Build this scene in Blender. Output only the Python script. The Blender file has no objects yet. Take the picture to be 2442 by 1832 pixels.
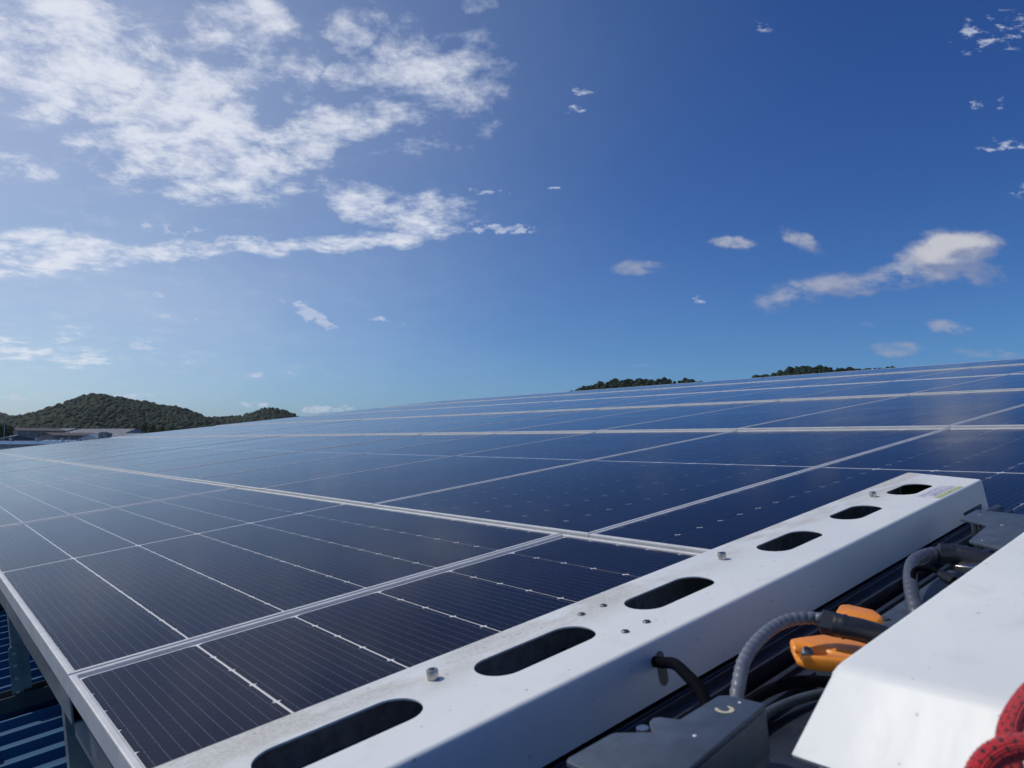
import bpy, bmesh, math, random
import numpy as np
from mathutils import Matrix, Vector, noise as mnoise

S = bpy.context.scene
C = S.collection
R = math.radians

# ------------------------------------------------------------------ camera, world, sun
ALPHA = R(7.1865)                                   # slope of the roof and the array
ARR = Matrix.Rotation(-ALPHA, 4, 'Y')               # array frame (u up the slope, v along the eave, n out) -> world
cam_d = bpy.data.cameras.new('camera')
cam = bpy.data.objects.new('camera', cam_d)
C.objects.link(cam)
RW = Matrix(((0.77141, -0.04838, -0.6345), (-0.63634, -0.05856, -0.76918), (0.0, 0.99711, -0.07596)))
cam.matrix_world = Matrix.Translation((-0.22665, -1.43019, 0.38730)) @ RW.to_4x4()
cam_d.sensor_width = 36.0
cam_d.lens = 36.0 * 1728.3 / 2442.0 * 1.012
cam_d.clip_start = 0.02
cam_d.clip_end = 9000.0
cam_d.dof.use_dof = True
cam_d.dof.focus_distance = 2.4
cam_d.dof.aperture_fstop = 11.5
S.camera = cam

SUN_AZ = R(126.0)        # measured from +X
SUN_EL = R(50.0)
world = bpy.data.worlds.new('World')
S.world = world
world.use_nodes = True
SKY_STRENGTH = 0.1

sun_d = bpy.data.lights.new('sun', 'SUN')
sun_d.energy = 2.1
sun_d.angle = R(0.53)
sun_d.color = (1.0, 1.0, 0.91)
sun = bpy.data.objects.new('sun', sun_d)
C.objects.link(sun)
sd = Vector((math.cos(SUN_AZ) * math.cos(SUN_EL), math.sin(SUN_AZ) * math.cos(SUN_EL), math.sin(SUN_EL)))
sun.rotation_euler = (-sd).to_track_quat('-Z', 'Y').to_euler()

S.view_settings.view_transform = 'Standard'
S.view_settings.look = 'None'
S.view_settings.exposure = 0.0
S.view_settings.gamma = 1.0
S.view_settings.use_curve_mapping = False
S.render.engine = 'CYCLES'
S.cycles.max_bounces = 8
S.cycles.transparent_max_bounces = 16

VIEW_AZ = R(50.481)
FH = Vector((math.cos(VIEW_AZ), math.sin(VIEW_AZ), 0))
RH = Vector((math.sin(VIEW_AZ), -math.cos(VIEW_AZ), 0))


# ------------------------------------------------------------------ node helpers
class NT:
    def __init__(self, tree):
        self.t = tree
        tree.nodes.clear()

    def n(self, typ, ins=None, **kw):
        nd = self.t.nodes.new(typ)
        for k, v in kw.items():
            setattr(nd, k, v)
        for k, v in (ins or {}).items():
            sock = nd.inputs[k]
            if isinstance(v, bpy.types.NodeSocket):
                self.t.links.new(v, sock)
            elif v is not None:
                sock.default_value = v
        return nd

    def m(self, op, a, b=0.0, c=0.0, clamp=False):
        nd = self.n('ShaderNodeMath', {0: a, 1: b, 2: c}, operation=op, use_clamp=clamp)
        return nd.outputs[0]

    def noise(self, vec, scale, detail=2.0, rough=0.5, dist=0.0, lac=2.0):
        nd = self.n('ShaderNodeTexNoise', {'Vector': vec, 'Scale': scale, 'Detail': detail, 'Roughness': rough, 'Distortion': dist, 'Lacunarity': lac})
        return nd.outputs['Fac']

    def ramp(self, x, a, b, ya=0.0, yb=1.0, smooth=True):
        nd = self.n('ShaderNodeMapRange', {'Value': x, 'From Min': a, 'From Max': b, 'To Min': ya, 'To Max': yb})
        nd.interpolation_type = 'SMOOTHSTEP' if smooth else 'LINEAR'
        nd.clamp = True
        return nd.outputs[0]

    def mix(self, f, a, b):
        nd = self.n('ShaderNodeMix', data_type='RGBA')
        for i, v in ((0, f), (6, a), (7, b)):
            if isinstance(v, bpy.types.NodeSocket):
                self.t.links.new(v, nd.inputs[i])
            else:
                nd.inputs[i].default_value = v if i == 0 else (v[0], v[1], v[2], 1.0)
        return nd.outputs[2]


def build_sky():
    k = NT(world.node_tree)
    sky = k.n('ShaderNodeTexSky', sky_type='NISHITA')
    sky.sun_disc = False
    sky.sun_elevation = SUN_EL
    sky.sun_rotation = math.pi / 2 - SUN_AZ
    sky.altitude = 60.0
    sky.air_density = 0.7
    sky.dust_density = 1.0
    sky.ozone_density = 6.0
    # the deep, contrasty blue of the photograph: one tone curve per channel over the whole sky
    sc = k.n('ShaderNodeSeparateColor', {0: sky.outputs[0]})
    cr = k.m('MULTIPLY', k.m('POWER', k.m('MULTIPLY', sc.outputs[0], 0.1), 1.72), 28.5)
    cg = k.m('MULTIPLY', k.m('POWER', k.m('MULTIPLY', sc.outputs[1], 0.1), 1.42), 13.6)
    cb = k.m('MULTIPLY', k.m('POWER', k.m('MULTIPLY', sc.outputs[2], 0.1), 1.04), 10.2)
    tc = k.n('ShaderNodeTexCoord')
    d = tc.outputs['Generated']
    # bluer air low down, paler air round the sun
    z0 = k.n('ShaderNodeSeparateXYZ', {0: d}).outputs[2]
    lo = k.m('EXPONENT', k.m('MULTIPLY', k.m('MAXIMUM', z0, 0.0), -5.0))
    sdot = k.n('ShaderNodeVectorMath', {0: d, 1: tuple(sd)}, operation='DOT_PRODUCT').outputs['Value']
    gl = k.ramp(sdot, 0.24, 0.60)
    def tone(c, a, b):
        return k.m('MULTIPLY', c, k.m('MULTIPLY', k.m('SUBTRACT', 1.0, k.m('MULTIPLY', lo, a)), k.m('ADD', 1.0, k.m('MULTIPLY', k.m('MULTIPLY', gl, k.m('SUBTRACT', 1.0, k.m('MULTIPLY', lo, 0.6))), b))))
    skyc = k.n('ShaderNodeCombineColor', {0: k.m('MULTIPLY', tone(cr, 0.52, 0.66), 0.83), 1: k.m('MULTIPLY', tone(cg, 0.22, 0.30), 1.075), 2: k.m('MULTIPLY', tone(cb, 0.08, 0.03), 1.06)}).outputs[0]
    right = k.n('ShaderNodeVectorMath', {0: d, 1: tuple(RH)}, operation='DOT_PRODUCT').outputs['Value']
    fwd = k.n('ShaderNodeVectorMath', {0: d, 1: tuple(FH)}, operation='DOT_PRODUCT').outputs['Value']
    sep = k.n('ShaderNodeSeparateXYZ', {0: d})
    z = sep.outputs[2]
    fs = k.m('MAXIMUM', fwd, 0.08)
    X = k.m('DIVIDE', right, fs)
    Z = k.m('DIVIDE', z, fs)
    P = k.n('ShaderNodeCombineXYZ', {0: X, 1: Z, 2: 0.0}).outputs[0]
    # a cloud sheet seen in perspective
    zz = k.m('ADD', k.m('MAXIMUM', z, 0.0), 0.16)
    q = k.n('ShaderNodeCombineXYZ', {0: k.m('DIVIDE', right, zz), 1: k.m('DIVIDE', fwd, zz), 2: 3.7}).outputs[0]
    # wander the coordinates of the cloud outlines so none is an ellipse
    w1 = k.n('ShaderNodeTexNoise', {'Vector': P, 'Scale': 7.0, 'Detail': 5.0, 'Roughness': 0.6})
    wv = k.n('ShaderNodeVectorMath', {0: w1.outputs['Color'], 1: (0.5, 0.5, 0.5)}, operation='SUBTRACT').outputs[0]
    wv = k.n('ShaderNodeVectorMath', {0: wv, 1: (0.13, 0.06, 0.0)}, operation='MULTIPLY').outputs[0]
    PW = k.n('ShaderNodeVectorMath', {0: P, 1: wv}, operation='ADD').outputs[0]
    w2 = k.n('ShaderNodeTexNoise', {'Vector': P, 'Scale': 34.0, 'Detail': 4.0, 'Roughness': 0.6})
    wv2 = k.n('ShaderNodeVectorMath', {0: w2.outputs['Color'], 1: (0.5, 0.5, 0.5)}, operation='SUBTRACT').outputs[0]
    wv2 = k.n('ShaderNodeVectorMath', {0: wv2, 1: (0.03, 0.014, 0.0)}, operation='MULTIPLY').outputs[0]
    PS = k.n('ShaderNodeVectorMath', {0: P, 1: wv2}, operation='ADD').outputs[0]

    def blob(e, coord):
        x, y, rx, ry, rot, s = e
        mp = k.n('ShaderNodeMapping', {'Vector': coord, 'Location': (x, y, 0), 'Rotation': (0, 0, R(rot)), 'Scale': (rx, ry, 1.0)}, vector_type='TEXTURE')
        ln = k.n('ShaderNodeVectorMath', {0: mp.outputs[0]}, operation='LENGTH').outputs['Value']
        return k.ramp(ln, 1.45, 0.45, 0.0, s)

    def union(lst, coord, acc=None):
        # each outline waits for the one before (a vanishing offset), which keeps the shader's stack small
        first = acc
        prev = acc
        acc = None
        for e in lst:
            cc = coord if prev is None else k.n('ShaderNodeVectorMath', {0: prev, 1: (1e-7, 1e-7, 0), 2: coord}, operation='MULTIPLY_ADD').outputs[0]
            b = blob(e, cc)
            prev = b
            acc = b if acc is None else k.m('MAXIMUM', acc, b)
        return acc
    SHEET = [(-0.695, 0.556, 0.2391, 0.1113, 0, 1.0), (-0.447, 0.494, 0.1256, 0.0964, 0, 0.95), (-0.39, 0.59, 0.1132, 0.0557, -10, 1.0), (-0.302, 0.515, 0.053, 0.0517, 0, 0.85), (-0.227, 0.59, 0.0466, 0.0557, 0, 0.75), (-0.226, 0.518, 0.0397, 0.0344, 0, 0.8), (-0.154, 0.57, 0.0499, 0.0521, 0, 0.75), (-0.064, 0.556, 0.0565, 0.052, 0, 0.62), (-0.054, 0.618, 0.0367, 0.0244, 0, 0.6), (-0.509, 0.385, 0.1705, 0.0507, -14, 0.85), (-0.32, 0.419, 0.1512, 0.0339, 8, 0.7), (-0.149, 0.419, 0.0855, 0.0271, 5, 0.4), (-0.037, 0.48, 0.0528, 0.0755, -30, 0.5), (-0.699, 0.379, 0.0983, 0.0371, -5, 0.75), (-0.357, 0.359, 0.0393, 0.0148, 20, 0.5), (-0.68, 0.259, 0.1689, 0.0431, 0, 0.95), (-0.446, 0.265, 0.182, 0.0225, 3, 0.85), (-0.212, 0.279, 0.1692, 0.0199, 6, 0.9), (-0.148, 0.332, 0.1111, 0.0268, -12, 0.75), (-0.591, 0.305, 0.0717, 0.0107, -4, 0.45), (-0.683, 0.332, 0.0392, 0.012, -10, 0.5), (-0.66, 0.131, 0.22, 0.034, -2, 0.74), (-0.083, 0.45, 0.0231, 0.0238, 30, 0.4),
             (-0.468, 0.392, 0.21, 0.066, -6, 0.92), (-0.27, 0.44, 0.14, 0.045, 12, 0.75), (-0.165, 0.318, 0.115, 0.036, -6, 0.9), (-0.56, 0.52, 0.30, 0.10, 0, 0.95), (-0.10, 0.53, 0.13, 0.10, 0, 0.62), (-0.9, 0.62, 0.25, 0.2, 0, 0.9), (-0.5, 0.85, 0.35, 0.2, 10, 0.85), (-0.1, 0.95, 0.3, 0.16, 20, 0.6), (-1.1, 0.3, 0.3, 0.06, 0, 0.8), (-1.5, 0.6, 0.45, 0.25, 0, 0.7)]
    PUFFS = [(-0.03, 0.344, 0.0392, 0.0067, -4, 0.6), (-0.03, 0.292, 0.0782, 0.008, 0, 0.7), (-0.473, 0.292, 0.0521, 0.0133, -6, 0.6), (-0.496, 0.131, 0.0309, 0.0091, 0, 0.65), (-0.492, 0.199, 0.0142, 0.0052, 0, 0.75), (-0.476, 0.171, 0.0129, 0.0052, 5, 0.75), (-0.435, 0.166, 0.009, 0.0039, 0, 0.6), (-0.278, 0.173, 0.0426, 0.0131, -24, 0.95), (-0.197, 0.167, 0.029, 0.0078, -5, 0.45), (-0.159, 0.16, 0.0193, 0.0052, -5, 0.45), (-0.356, 0.049, 0.0217, 0.0064, 0, 0.7), (-0.266, 0.04, 0.0281, 0.0064, 4, 0.8), (-0.229, 0.042, 0.0217, 0.0058, 0, 0.8), (-0.331, 0.09, 0.0642, 0.0058, 0, 0.5), (-0.509, 0.06, 0.0352, 0.009, 0, 0.6), (-0.669, 0.06, 0.032, 0.0077, 0, 0.55), (-0.26, 0.092, 0.0385, 0.0077, 0, 0.4), (0.258, 0.194, 0.0155, 0.0079, 0, 0.45), (0.098, 0.491, 0.0198, 0.0096, 10, 0.5), (0.088, 0.463, 0.0185, 0.0068, 0, 0.5), (0.696, 0.412, 0.0427, 0.0122, 0, 0.5), (0.666, 0.468, 0.0264, 0.015, 10, 0.5), (0.688, 0.577, 0.0732, 0.0347, 15, 0.4), (0.709, 0.345, 0.0196, 0.0167, 0, 0.45), (0.173, 0.099, 0.0193, 0.0052, 0, 0.35), (0.061, 0.347, 0.0144, 0.0047, 0, 0.45), (0.355, 0.587, 0.02, 0.0104, 0, 0.4),
             (1.1, 0.4, 0.12, 0.03, 0, 0.5), (1.5, 0.25, 0.2, 0.05, 0, 0.5)]
    CUMULUS = [(0.612, 0.262, 0.070, 0.030, 4, 1.0), (0.575, 0.238, 0.105, 0.032, 12, 0.74), (0.404, 0.205, 0.070, 0.026, 14, 0.66), (0.500, 0.215, 0.150, 0.020, 8, 0.60), (0.645, 0.235, 0.05, 0.02, -20, 0.7), (0.305, 0.274, 0.042, 0.011, -4, 0.72), (0.403, 0.277, 0.0377, 0.0146, -24, 0.66), (0.174, 0.236, 0.0486, 0.0132, 0, 0.55), (0.599, 0.154, 0.0451, 0.013, -6, 0.62), (0.483, 0.157, 0.0161, 0.0078, 0, 0.5), (0.527, 0.125, 0.0482, 0.013, 0, 0.5), (0.658, 0.118, 0.0579, 0.0091, -3, 0.45), (0.44, 0.118, 0.0193, 0.0065, 0, 0.45), (0.9, 0.2, 0.12, 0.04, 0, 0.8), (1.4, 0.16, 0.2, 0.04, 0, 0.8)]
    m1 = union(SHEET, PW)
    m2 = union(PUFFS, PS, m1)
    m3 = union(CUMULUS, PS, m2)
    # mottled high cloud
    nA = k.noise(q, 2.1, 9.0, 0.62, 0.15)
    nB = k.noise(q, 9.0, 9.0, 0.66, 0.15)
    nC = k.noise(q, 0.8, 3.0, 0.5)
    # fine puffs get their own noise in view-angle size
    qq = k.n('ShaderNodeMapping', {'Vector': P, 'Scale': (16.0, 30.0, 1.0)}).outputs[0]
    nD = k.noise(qq, 1.0, 9.0, 0.62, 0.1)
    f1 = k.m('ADD', k.m('MULTIPLY', nA, 1.10), k.m('MULTIPLY', nB, 1.60))
    th1 = k.m('SUBTRACT', k.m('ADD', f1, k.m('MULTIPLY', m1, 0.82)), 1.63)
    d1 = k.m('MULTIPLY', k.ramp(th1, -0.14, 0.78), k.ramp(m1, 0.02, 0.3))
    nE = k.noise(k.n('ShaderNodeMapping', {'Vector': P, 'Scale': (38.0, 75.0, 1.0)}).outputs[0], 1.0, 7.0, 0.60, 0.1)
    th2 = k.m('ADD', k.m('MULTIPLY', k.m('SUBTRACT', nE, 0.5), 3.2), k.m('SUBTRACT', k.m('MULTIPLY', m2, 0.95), 0.42))
    d2 = k.m('MULTIPLY', k.m('MULTIPLY', k.ramp(th2, -0.05, 0.55), 0.76), k.ramp(m2, 0.05, 0.35))
    th3 = k.m('ADD', k.m('MULTIPLY', k.m('SUBTRACT', nD, 0.5), 2.4), k.m('SUBTRACT', k.m('MULTIPLY', m3, 1.2), 0.36))
    d3 = k.m('MULTIPLY', k.ramp(th3, 0.0, 0.75), k.m('MULTIPLY', k.ramp(m3, 0.1, 0.9, 0.6, 0.95), k.ramp(m3, 0.04, 0.4)))
    # thin veil around the high cloud
    def soft(x, y, rx, ry, s_):
        mp = k.n('ShaderNodeMapping', {'Vector': PW, 'Location': (x, y, 0), 'Scale': (rx, ry, 1.0)}, vector_type='TEXTURE')
        return k.m('MULTIPLY', k.m('EXPONENT', k.m('MULTIPLY', k.n('ShaderNodeVectorMath', {0: mp.outputs[0], 1: mp.outputs[0]}, operation='DOT_PRODUCT').outputs['Value'], -1.0)), s_)
    veil = k.m('MULTIPLY', k.m('ADD', soft(-0.75, 0.5, 0.55, 0.26, 0.55), soft(-0.7, 0.16, 0.50, 0.13, 0.55)), k.ramp(nC, 0.2, 0.7, 0.55, 1.0))
    dens = k.m('MAXIMUM', k.m('MAXIMUM', d1, d2), veil)
    # brightness: high cloud is evenly lit, cumulus has a lit top towards the sun and a grey base
    up = k.n('ShaderNodeVectorMath', {0: PS, 1: (-0.02, 0.016, 0)}, operation='ADD').outputs[0]
    m3u = union(CUMULUS, up, m3)
    nDu = k.noise(k.n('ShaderNodeMapping', {'Vector': up, 'Scale': (16.0, 30.0, 1.0)}).outputs[0], 1.0, 5.0, 0.6, 0.3)
    up3 = k.m('ADD', k.m('MULTIPLY', nDu, 1.0), k.m('MULTIPLY', m3u, 1.2))
    here = k.m('ADD', k.m('MULTIPLY', nD, 1.0), k.m('MULTIPLY', m3, 1.2))
    lit3 = k.m('MULTIPLY', k.ramp(k.m('SUBTRACT', here, up3), -0.20, 0.34), k.ramp(m3, 0.5, 1.0, 0.30, 1.0))
    c3 = k.mix(lit3, (2.2, 2.7, 4.3), (5.6, 5.7, 6.2))
    lit1 = k.ramp(k.m('ADD', nB, k.m('MULTIPLY', d1, 0.3)), 0.45, 0.9)
    c1 = k.mix(lit1, (5.6, 6.2, 7.7), (7.9, 8.2, 9.0))
    col = k.mix(k.m('MULTIPLY', dens, 0.90), skyc, c1)
    col = k.mix(d3, col, c3)
    # pale haze towards the horizon on the sun's side
    bg = k.n('ShaderNodeBackground', {'Color': col, 'Strength': SKY_STRENGTH})
    out = k.n('ShaderNodeOutputWorld', {'Surface': bg.outputs[0]})


build_sky()
world.cycles.sampling_method = 'MANUAL'
world.cycles.sample_map_resolution = 1024


# ------------------------------------------------------------------ materials
def mat(name, build):
    m = bpy.data.materials.new(name)
    m.use_nodes = True
    k = NT(m.node_tree)
    sh = build(k)
    k.n('ShaderNodeOutputMaterial', {'Surface': sh})
    return m


def _dull(col, rough, spec):
    def f(k):
        n = k.noise(objc(k), 120, 4, 0.6)
        return principled(k, k.mix(n, [x * 0.7 for x in col], col), rough, 0.0, bump(k, n, 0.08, 0.0004), **{'Specular_IOR_Level': spec, 'IOR': 1.12})
    return f


def principled(k, col, rough=0.5, metal=0.0, normal=None, **kw):
    ins = {'Base Color': col if isinstance(col, bpy.types.NodeSocket) else (col[0], col[1], col[2], 1.0), 'Roughness': rough, 'Metallic': metal}
    if normal is not None:
        ins['Normal'] = normal
    for a, b in kw.items():
        ins[a.replace('_', ' ')] = b
    return k.n('ShaderNodeBsdfPrincipled', ins).outputs[0]


def objc(k):
    return k.n('ShaderNodeTexCoord').outputs['Object']


def bump(k, h, strength=0.2, dist=0.001):
    return k.n('ShaderNodeBump', {'Height': h, 'Strength': strength, 'Distance': dist}).outputs[0]


def _metal(col, rough, scale=30, var=0.25, metal=1.0, streak=(1, 1, 1)):
    def f(k):
        p = k.n('ShaderNodeMapping', {'Vector': objc(k), 'Scale': streak}).outputs[0]
        n = k.noise(p, scale, 5, 0.6)
        n2 = k.noise(p, scale * 9, 3, 0.6)
        c = k.mix(k.ramp(n, 0.3, 0.7), [x * (1 - var) for x in col], [min(1, x * (1 + var * 0.5)) for x in col])
        r = k.ramp(n2, 0.2, 0.8, rough * 0.75, min(1, rough * 1.3))
        return principled(k, c, r, metal, bump(k, n2, 0.08, 0.0006))
    return f


M_ALU = mat('anodised_aluminium', _metal((0.62, 0.65, 0.66), 0.40, 12, 0.10, 0.22))
M_GALV = mat('galvanised_steel', _metal((0.25, 0.28, 0.29), 0.42, 6, 0.3, 0.6, (1, 0.3, 1)))
M_DARKSTEEL = mat('dark_steel', _metal((0.07, 0.075, 0.085), 0.5, 10, 0.3, 0.2))
M_DARKRIVET = mat('dull_rivet', _metal((0.22, 0.22, 0.23), 0.35, 60, 0.3, 0.9))
M_STEEL = mat('stainless_steel', _metal((0.55, 0.53, 0.50), 0.3, 60, 0.2, 1.0))
M_DARKALU = mat('black_anodised', _metal((0.035, 0.042, 0.06), 0.38, 20, 0.3, 0.3))
M_SLATE = mat('slate_powder_coat', _metal((0.058, 0.083, 0.122), 0.5, 40, 0.22, 0.0))
M_BRUSH = mat('black_brush', _metal((0.06, 0.056, 0.052), 0.7, 200, 0.4, 0.0))


def _white(k):
    p = objc(k)
    n = k.noise(p, 5.0, 6, 0.6)
    # grey-beige dust smears dried near the outer edge
    sm = k.noise(k.n('ShaderNodeMapping', {'Vector': p, 'Scale': (6, 16, 4)}).outputs[0], 1.0, 5, 0.65, 0.4)
    y = k.n('ShaderNodeSeparateXYZ', {0: p}).outputs[1]
    band = k.ramp(y, -0.02, 0.06)
    fine = k.noise(p, 260.0, 4, 0.7)
    f = k.m('MULTIPLY', k.m('MULTIPLY', k.ramp(sm, 0.36, 0.60), band), k.ramp(fine, 0.2, 0.75, 0.25, 1.0))
    # small specks of splashed dirt
    v = k.n('ShaderNodeTexVoronoi', {'Vector': p, 'Scale': 80.0, 'Randomness': 1.0}, feature='F1')
    vr = k.n('ShaderNodeSeparateColor', {0: v.outputs['Color']}).outputs[0]
    rad = k.ramp(vr, 0.5, 1.0, 0.0, 0.20, False)
    speck = k.m('MULTIPLY', k.ramp(k.m('SUBTRACT', rad, v.outputs['Distance']), 0.0, 0.05), k.ramp(n, 0.25, 0.5))
    c = k.mix(k.ramp(n, 0.3, 0.7), (0.69, 0.755, 0.765), (0.74, 0.80, 0.805))
    smg = k.noise(k.n('ShaderNodeMapping', {'Vector': p, 'Scale': (14, 22, 10)}).outputs[0], 1.0, 6, 0.7, 0.8)
    c = k.mix(k.m('MULTIPLY', k.ramp(smg, 0.52, 0.78), 0.30), c, (0.46, 0.48, 0.47))
    c = k.mix(k.m('MULTIPLY', f, 0.85), c, (0.40, 0.40, 0.34))
    c = k.mix(k.m('MULTIPLY', speck, 0.55), c, (0.24, 0.22, 0.19))
    op = k.noise(p, 900.0, 2, 0.5)
    return principled(k, c, k.ramp(sm, 0.3, 0.8, 0.42, 0.6), 0.0, bump(k, op, 0.10, 0.0003))


M_WHITE = mat('white_painted_steel', _white)


def _cell(k):
    uv = k.n('ShaderNodeUVMap').outputs[0]
    sp = k.n('ShaderNodeSeparateXYZ', {0: uv})
    x, y = sp.outputs[0], sp.outputs[1]
    # ten thin silver busbars with solder pads along each half cell
    fx = k.m('ABSOLUTE', k.m('SUBTRACT', k.m('FRACT', k.m('MULTIPLY', x, 10.0)), 0.5))
    fy = k.m('ABSOLUTE', k.m('SUBTRACT', k.m('FRACT', k.m('MULTIPLY', y, 5.0)), 0.5))
    pad = k.m('LESS_THAN', fy, 0.06)
    wd = k.m('ADD', 0.013, k.m('MULTIPLY', pad, 0.022))
    line = k.m('LESS_THAN', fx, wd)
    oi = k.n('ShaderNodeObjectInfo').outputs['Random']
    n = k.noise(objc(k), 3.0, 2, 0.5)
    base = k.mix(k.m('ADD', k.m('MULTIPLY', oi, 0.5), k.m('MULTIPLY', n, 0.5)), (0.0022, 0.0048, 0.024), (0.0036, 0.0080, 0.040))
    c = k.mix(line, base, (0.15, 0.19, 0.27))
    return principled(k, c, 0.5, 0.0, None, **{'Specular_IOR_Level': 0.08})


M_CELL = mat('silicon_cell', _cell)
M_BACK = mat('white_backsheet', lambda k: principled(k, (0.80, 0.83, 0.87), 0.5))


def _glass(k):
    p = objc(k)
    n = k.noise(p, 420.0, 2, 0.5)
    big = k.noise(p, 1.1, 2, 0.5)
    h = k.m('ADD', k.m('MULTIPLY', n, 0.00004), k.m('MULTIPLY', big, 0.0035))
    nb = k.n('ShaderNodeBump', {'Height': h, 'Strength': 1.0, 'Distance': 1.0}).outputs[0]
    rn = k.noise(p, 2.3, 5, 0.6)
    fr = k.n('ShaderNodeFresnel', {'IOR': 1.115, 'Normal': nb}).outputs[0]
    gl = k.n('ShaderNodeBsdfGlossy', {'Color': (0.90, 0.95, 1.0, 1), 'Roughness': k.ramp(rn, 0.3, 0.7, 0.09, 0.17), 'Normal': nb}).outputs[0]
    tr = k.n('ShaderNodeBsdfTransparent', {'Color': (0.96, 0.97, 0.98, 1)}).outputs[0]
    m1 = k.n('ShaderNodeMixShader', {0: fr, 1: tr, 2: gl}).outputs[0]
    # thin film of dust, thicker in patches and toward the frame
    df = k.n('ShaderNodeBsdfDiffuse', {'Color': (0.42, 0.44, 0.46, 1)}).outputs[0]
    dn = k.noise(p, 5.0, 7, 0.65)
    fine = k.noise(p, 160.0, 3, 0.7)
    dust = k.m('ADD', 0.001, k.m('MULTIPLY', k.ramp(dn, 0.35, 0.8), k.m('MULTIPLY', k.ramp(fine, 0.3, 0.8), 0.009)))
    return k.n('ShaderNodeMixShader', {0: dust, 1: m1, 2: df}).outputs[0]


M_GLASS = mat('module_glass', _glass)


def _roof(k):
    p = objc(k)
    n = k.noise(k.n('ShaderNodeMapping', {'Vector': p, 'Scale': (0.6, 5, 1)}).outputs[0], 2.0, 6, 0.6)
    f = k.noise(p, 90.0, 4, 0.6)
    c = k.mix(k.ramp(n, 0.3, 0.75), (0.016, 0.085, 0.190), (0.028, 0.120, 0.245))
    c = k.mix(k.m('MULTIPLY', k.ramp(f, 0.45, 0.8), 0.12), c, (0.10, 0.16, 0.20))
    return principled(k, c, k.ramp(n, 0.2, 0.8, 0.5, 0.7), 0.0, bump(k, f, 0.1, 0.001), **{'Specular_IOR_Level': 0.3})


M_ROOF = mat('blue_roof_sheet', _roof)
M_ORANGE = mat('orange_plastic', _metal((0.80, 0.27, 0.025), 0.36, 30, 0.10, 0.0))
M_HOSE = mat('grey_spiral_wrap', _metal((0.13, 0.155, 0.205), 0.42, 60, 0.15, 0.0))
M_HOSE2 = mat('dark_spiral_wrap', _metal((0.075, 0.09, 0.125), 0.4, 60, 0.15, 0.0))
M_LINER = mat('grey_liner', _metal((0.42, 0.40, 0.37), 0.7, 60, 0.3, 0.0))
M_RUBBER = mat('black_rubber', _dull((0.006, 0.007, 0.010), 0.55, 0.10))
M_FITTING = mat('smoked_plastic', _metal((0.022, 0.025, 0.034), 0.33, 14, 0.15, 0.0))
M_BLUE = mat('blue_sticker', lambda k: principled(k, (0.03, 0.10, 0.42), 0.3))
M_LABEL = mat('label_white', lambda k: principled(k, (0.74, 0.76, 0.80), 0.4))
M_LGREEN = mat('label_green', lambda k: principled(k, (0.42, 0.53, 0.16), 0.4))
M_INK = mat('label_ink', lambda k: principled(k, (0.20, 0.23, 0.42), 0.5))
M_CHALK = mat('paint_marker', lambda k: principled(k, (0.50, 0.48, 0.36), 0.7))


def _rope(k):
    uv = k.n('ShaderNodeUVMap').outputs[0]
    sp = k.n('ShaderNodeSeparateXYZ', {0: uv})
    a, s = sp.outputs[0], sp.outputs[1]      # turns round, metres along x 100
    # woven diagonals
    w1 = k.m('SINE', k.m('MULTIPLY', k.m('ADD', k.m('MULTIPLY', a, 12.0), k.m('MULTIPLY', s, 4.0)), 6.283))
    w2 = k.m('SINE', k.m('MULTIPLY', k.m('SUBTRACT', k.m('MULTIPLY', a, 12.0), k.m('MULTIPLY', s, 4.0)), 6.283))
    h = k.m('MULTIPLY', w1, w2)
    # black tracer yarns: short ticks on a staggered lattice
    row = k.m('MULTIPLY', s, 2.1)
    st = k.m('MULTIPLY', k.m('MODULO', k.m('FLOOR', row), 2.0), 0.5)
    fx = k.m('SUBTRACT', k.m('FRACT', k.m('ADD', k.m('MULTIPLY', a, 8.0), st)), 0.5)
    fy = k.m('SUBTRACT', k.m('FRACT', row), 0.5)
    rr = k.m('SQRT', k.m('ADD', k.m('MULTIPLY', fx, fx), k.m('MULTIPLY', fy, k.m('MULTIPLY', fy, 1.4))))
    jit = k.noise(uv, 1.7, 3, 0.5)
    tick = k.m('LESS_THAN', rr, k.ramp(jit, 0.35, 0.62, 0.12, 0.30))
    c = k.mix(k.ramp(h, -0.6, 0.6), (0.42, 0.005, 0.014), (0.80, 0.018, 0.032))
    c = k.mix(tick, c, (0.015, 0.008, 0.010))
    return principled(k, c, 0.6, 0.0, bump(k, h, 0.7, 0.0009), **{'Sheen_Weight': 0.2})


M_ROPE = mat('red_braided_rope', _rope)


def _foliage(dark, light, scale=0.09):
    def f(k):
        at = k.n('ShaderNodeAttribute', attribute_name='tint').outputs['Fac']
        p = objc(k)
        n = k.noise(p, scale * 14, 5, 0.65)
        c = k.mix(k.m('ADD', k.m('MULTIPLY', at, 0.75), k.m('MULTIPLY', n, 0.3)), dark, light)
        return principled(k, c, 0.75, 0.0, bump(k, k.noise(p, scale * 30, 4, 0.7), 0.8, 0.8), **{'Specular_IOR_Level': 0.2})
    return f


M_FOREST = mat('forest_canopy', _foliage((0.004, 0.018, 0.010), (0.020, 0.052, 0.022)))
M_LEAF = mat('tree_leaves', _foliage((0.025, 0.055, 0.014), (0.085, 0.125, 0.035), 0.3))
M_SOIL = mat('forest_floor', _metal((0.03, 0.04, 0.02), 0.9, 0.1, 0.4, 0.0))
M_BARK = mat('bark', _metal((0.07, 0.055, 0.04), 0.9, 3, 0.4, 0.0))
M_GROUND = mat('ground_soil', _metal((0.11, 0.11, 0.075), 0.95, 0.03, 0.4, 0.0))


def wallmat(name, col, rough=0.7, streak=(1, 1, 0.2)):
    return mat(name, _metal(col, rough, 1.2, 0.22, 0.0, streak))


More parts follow.
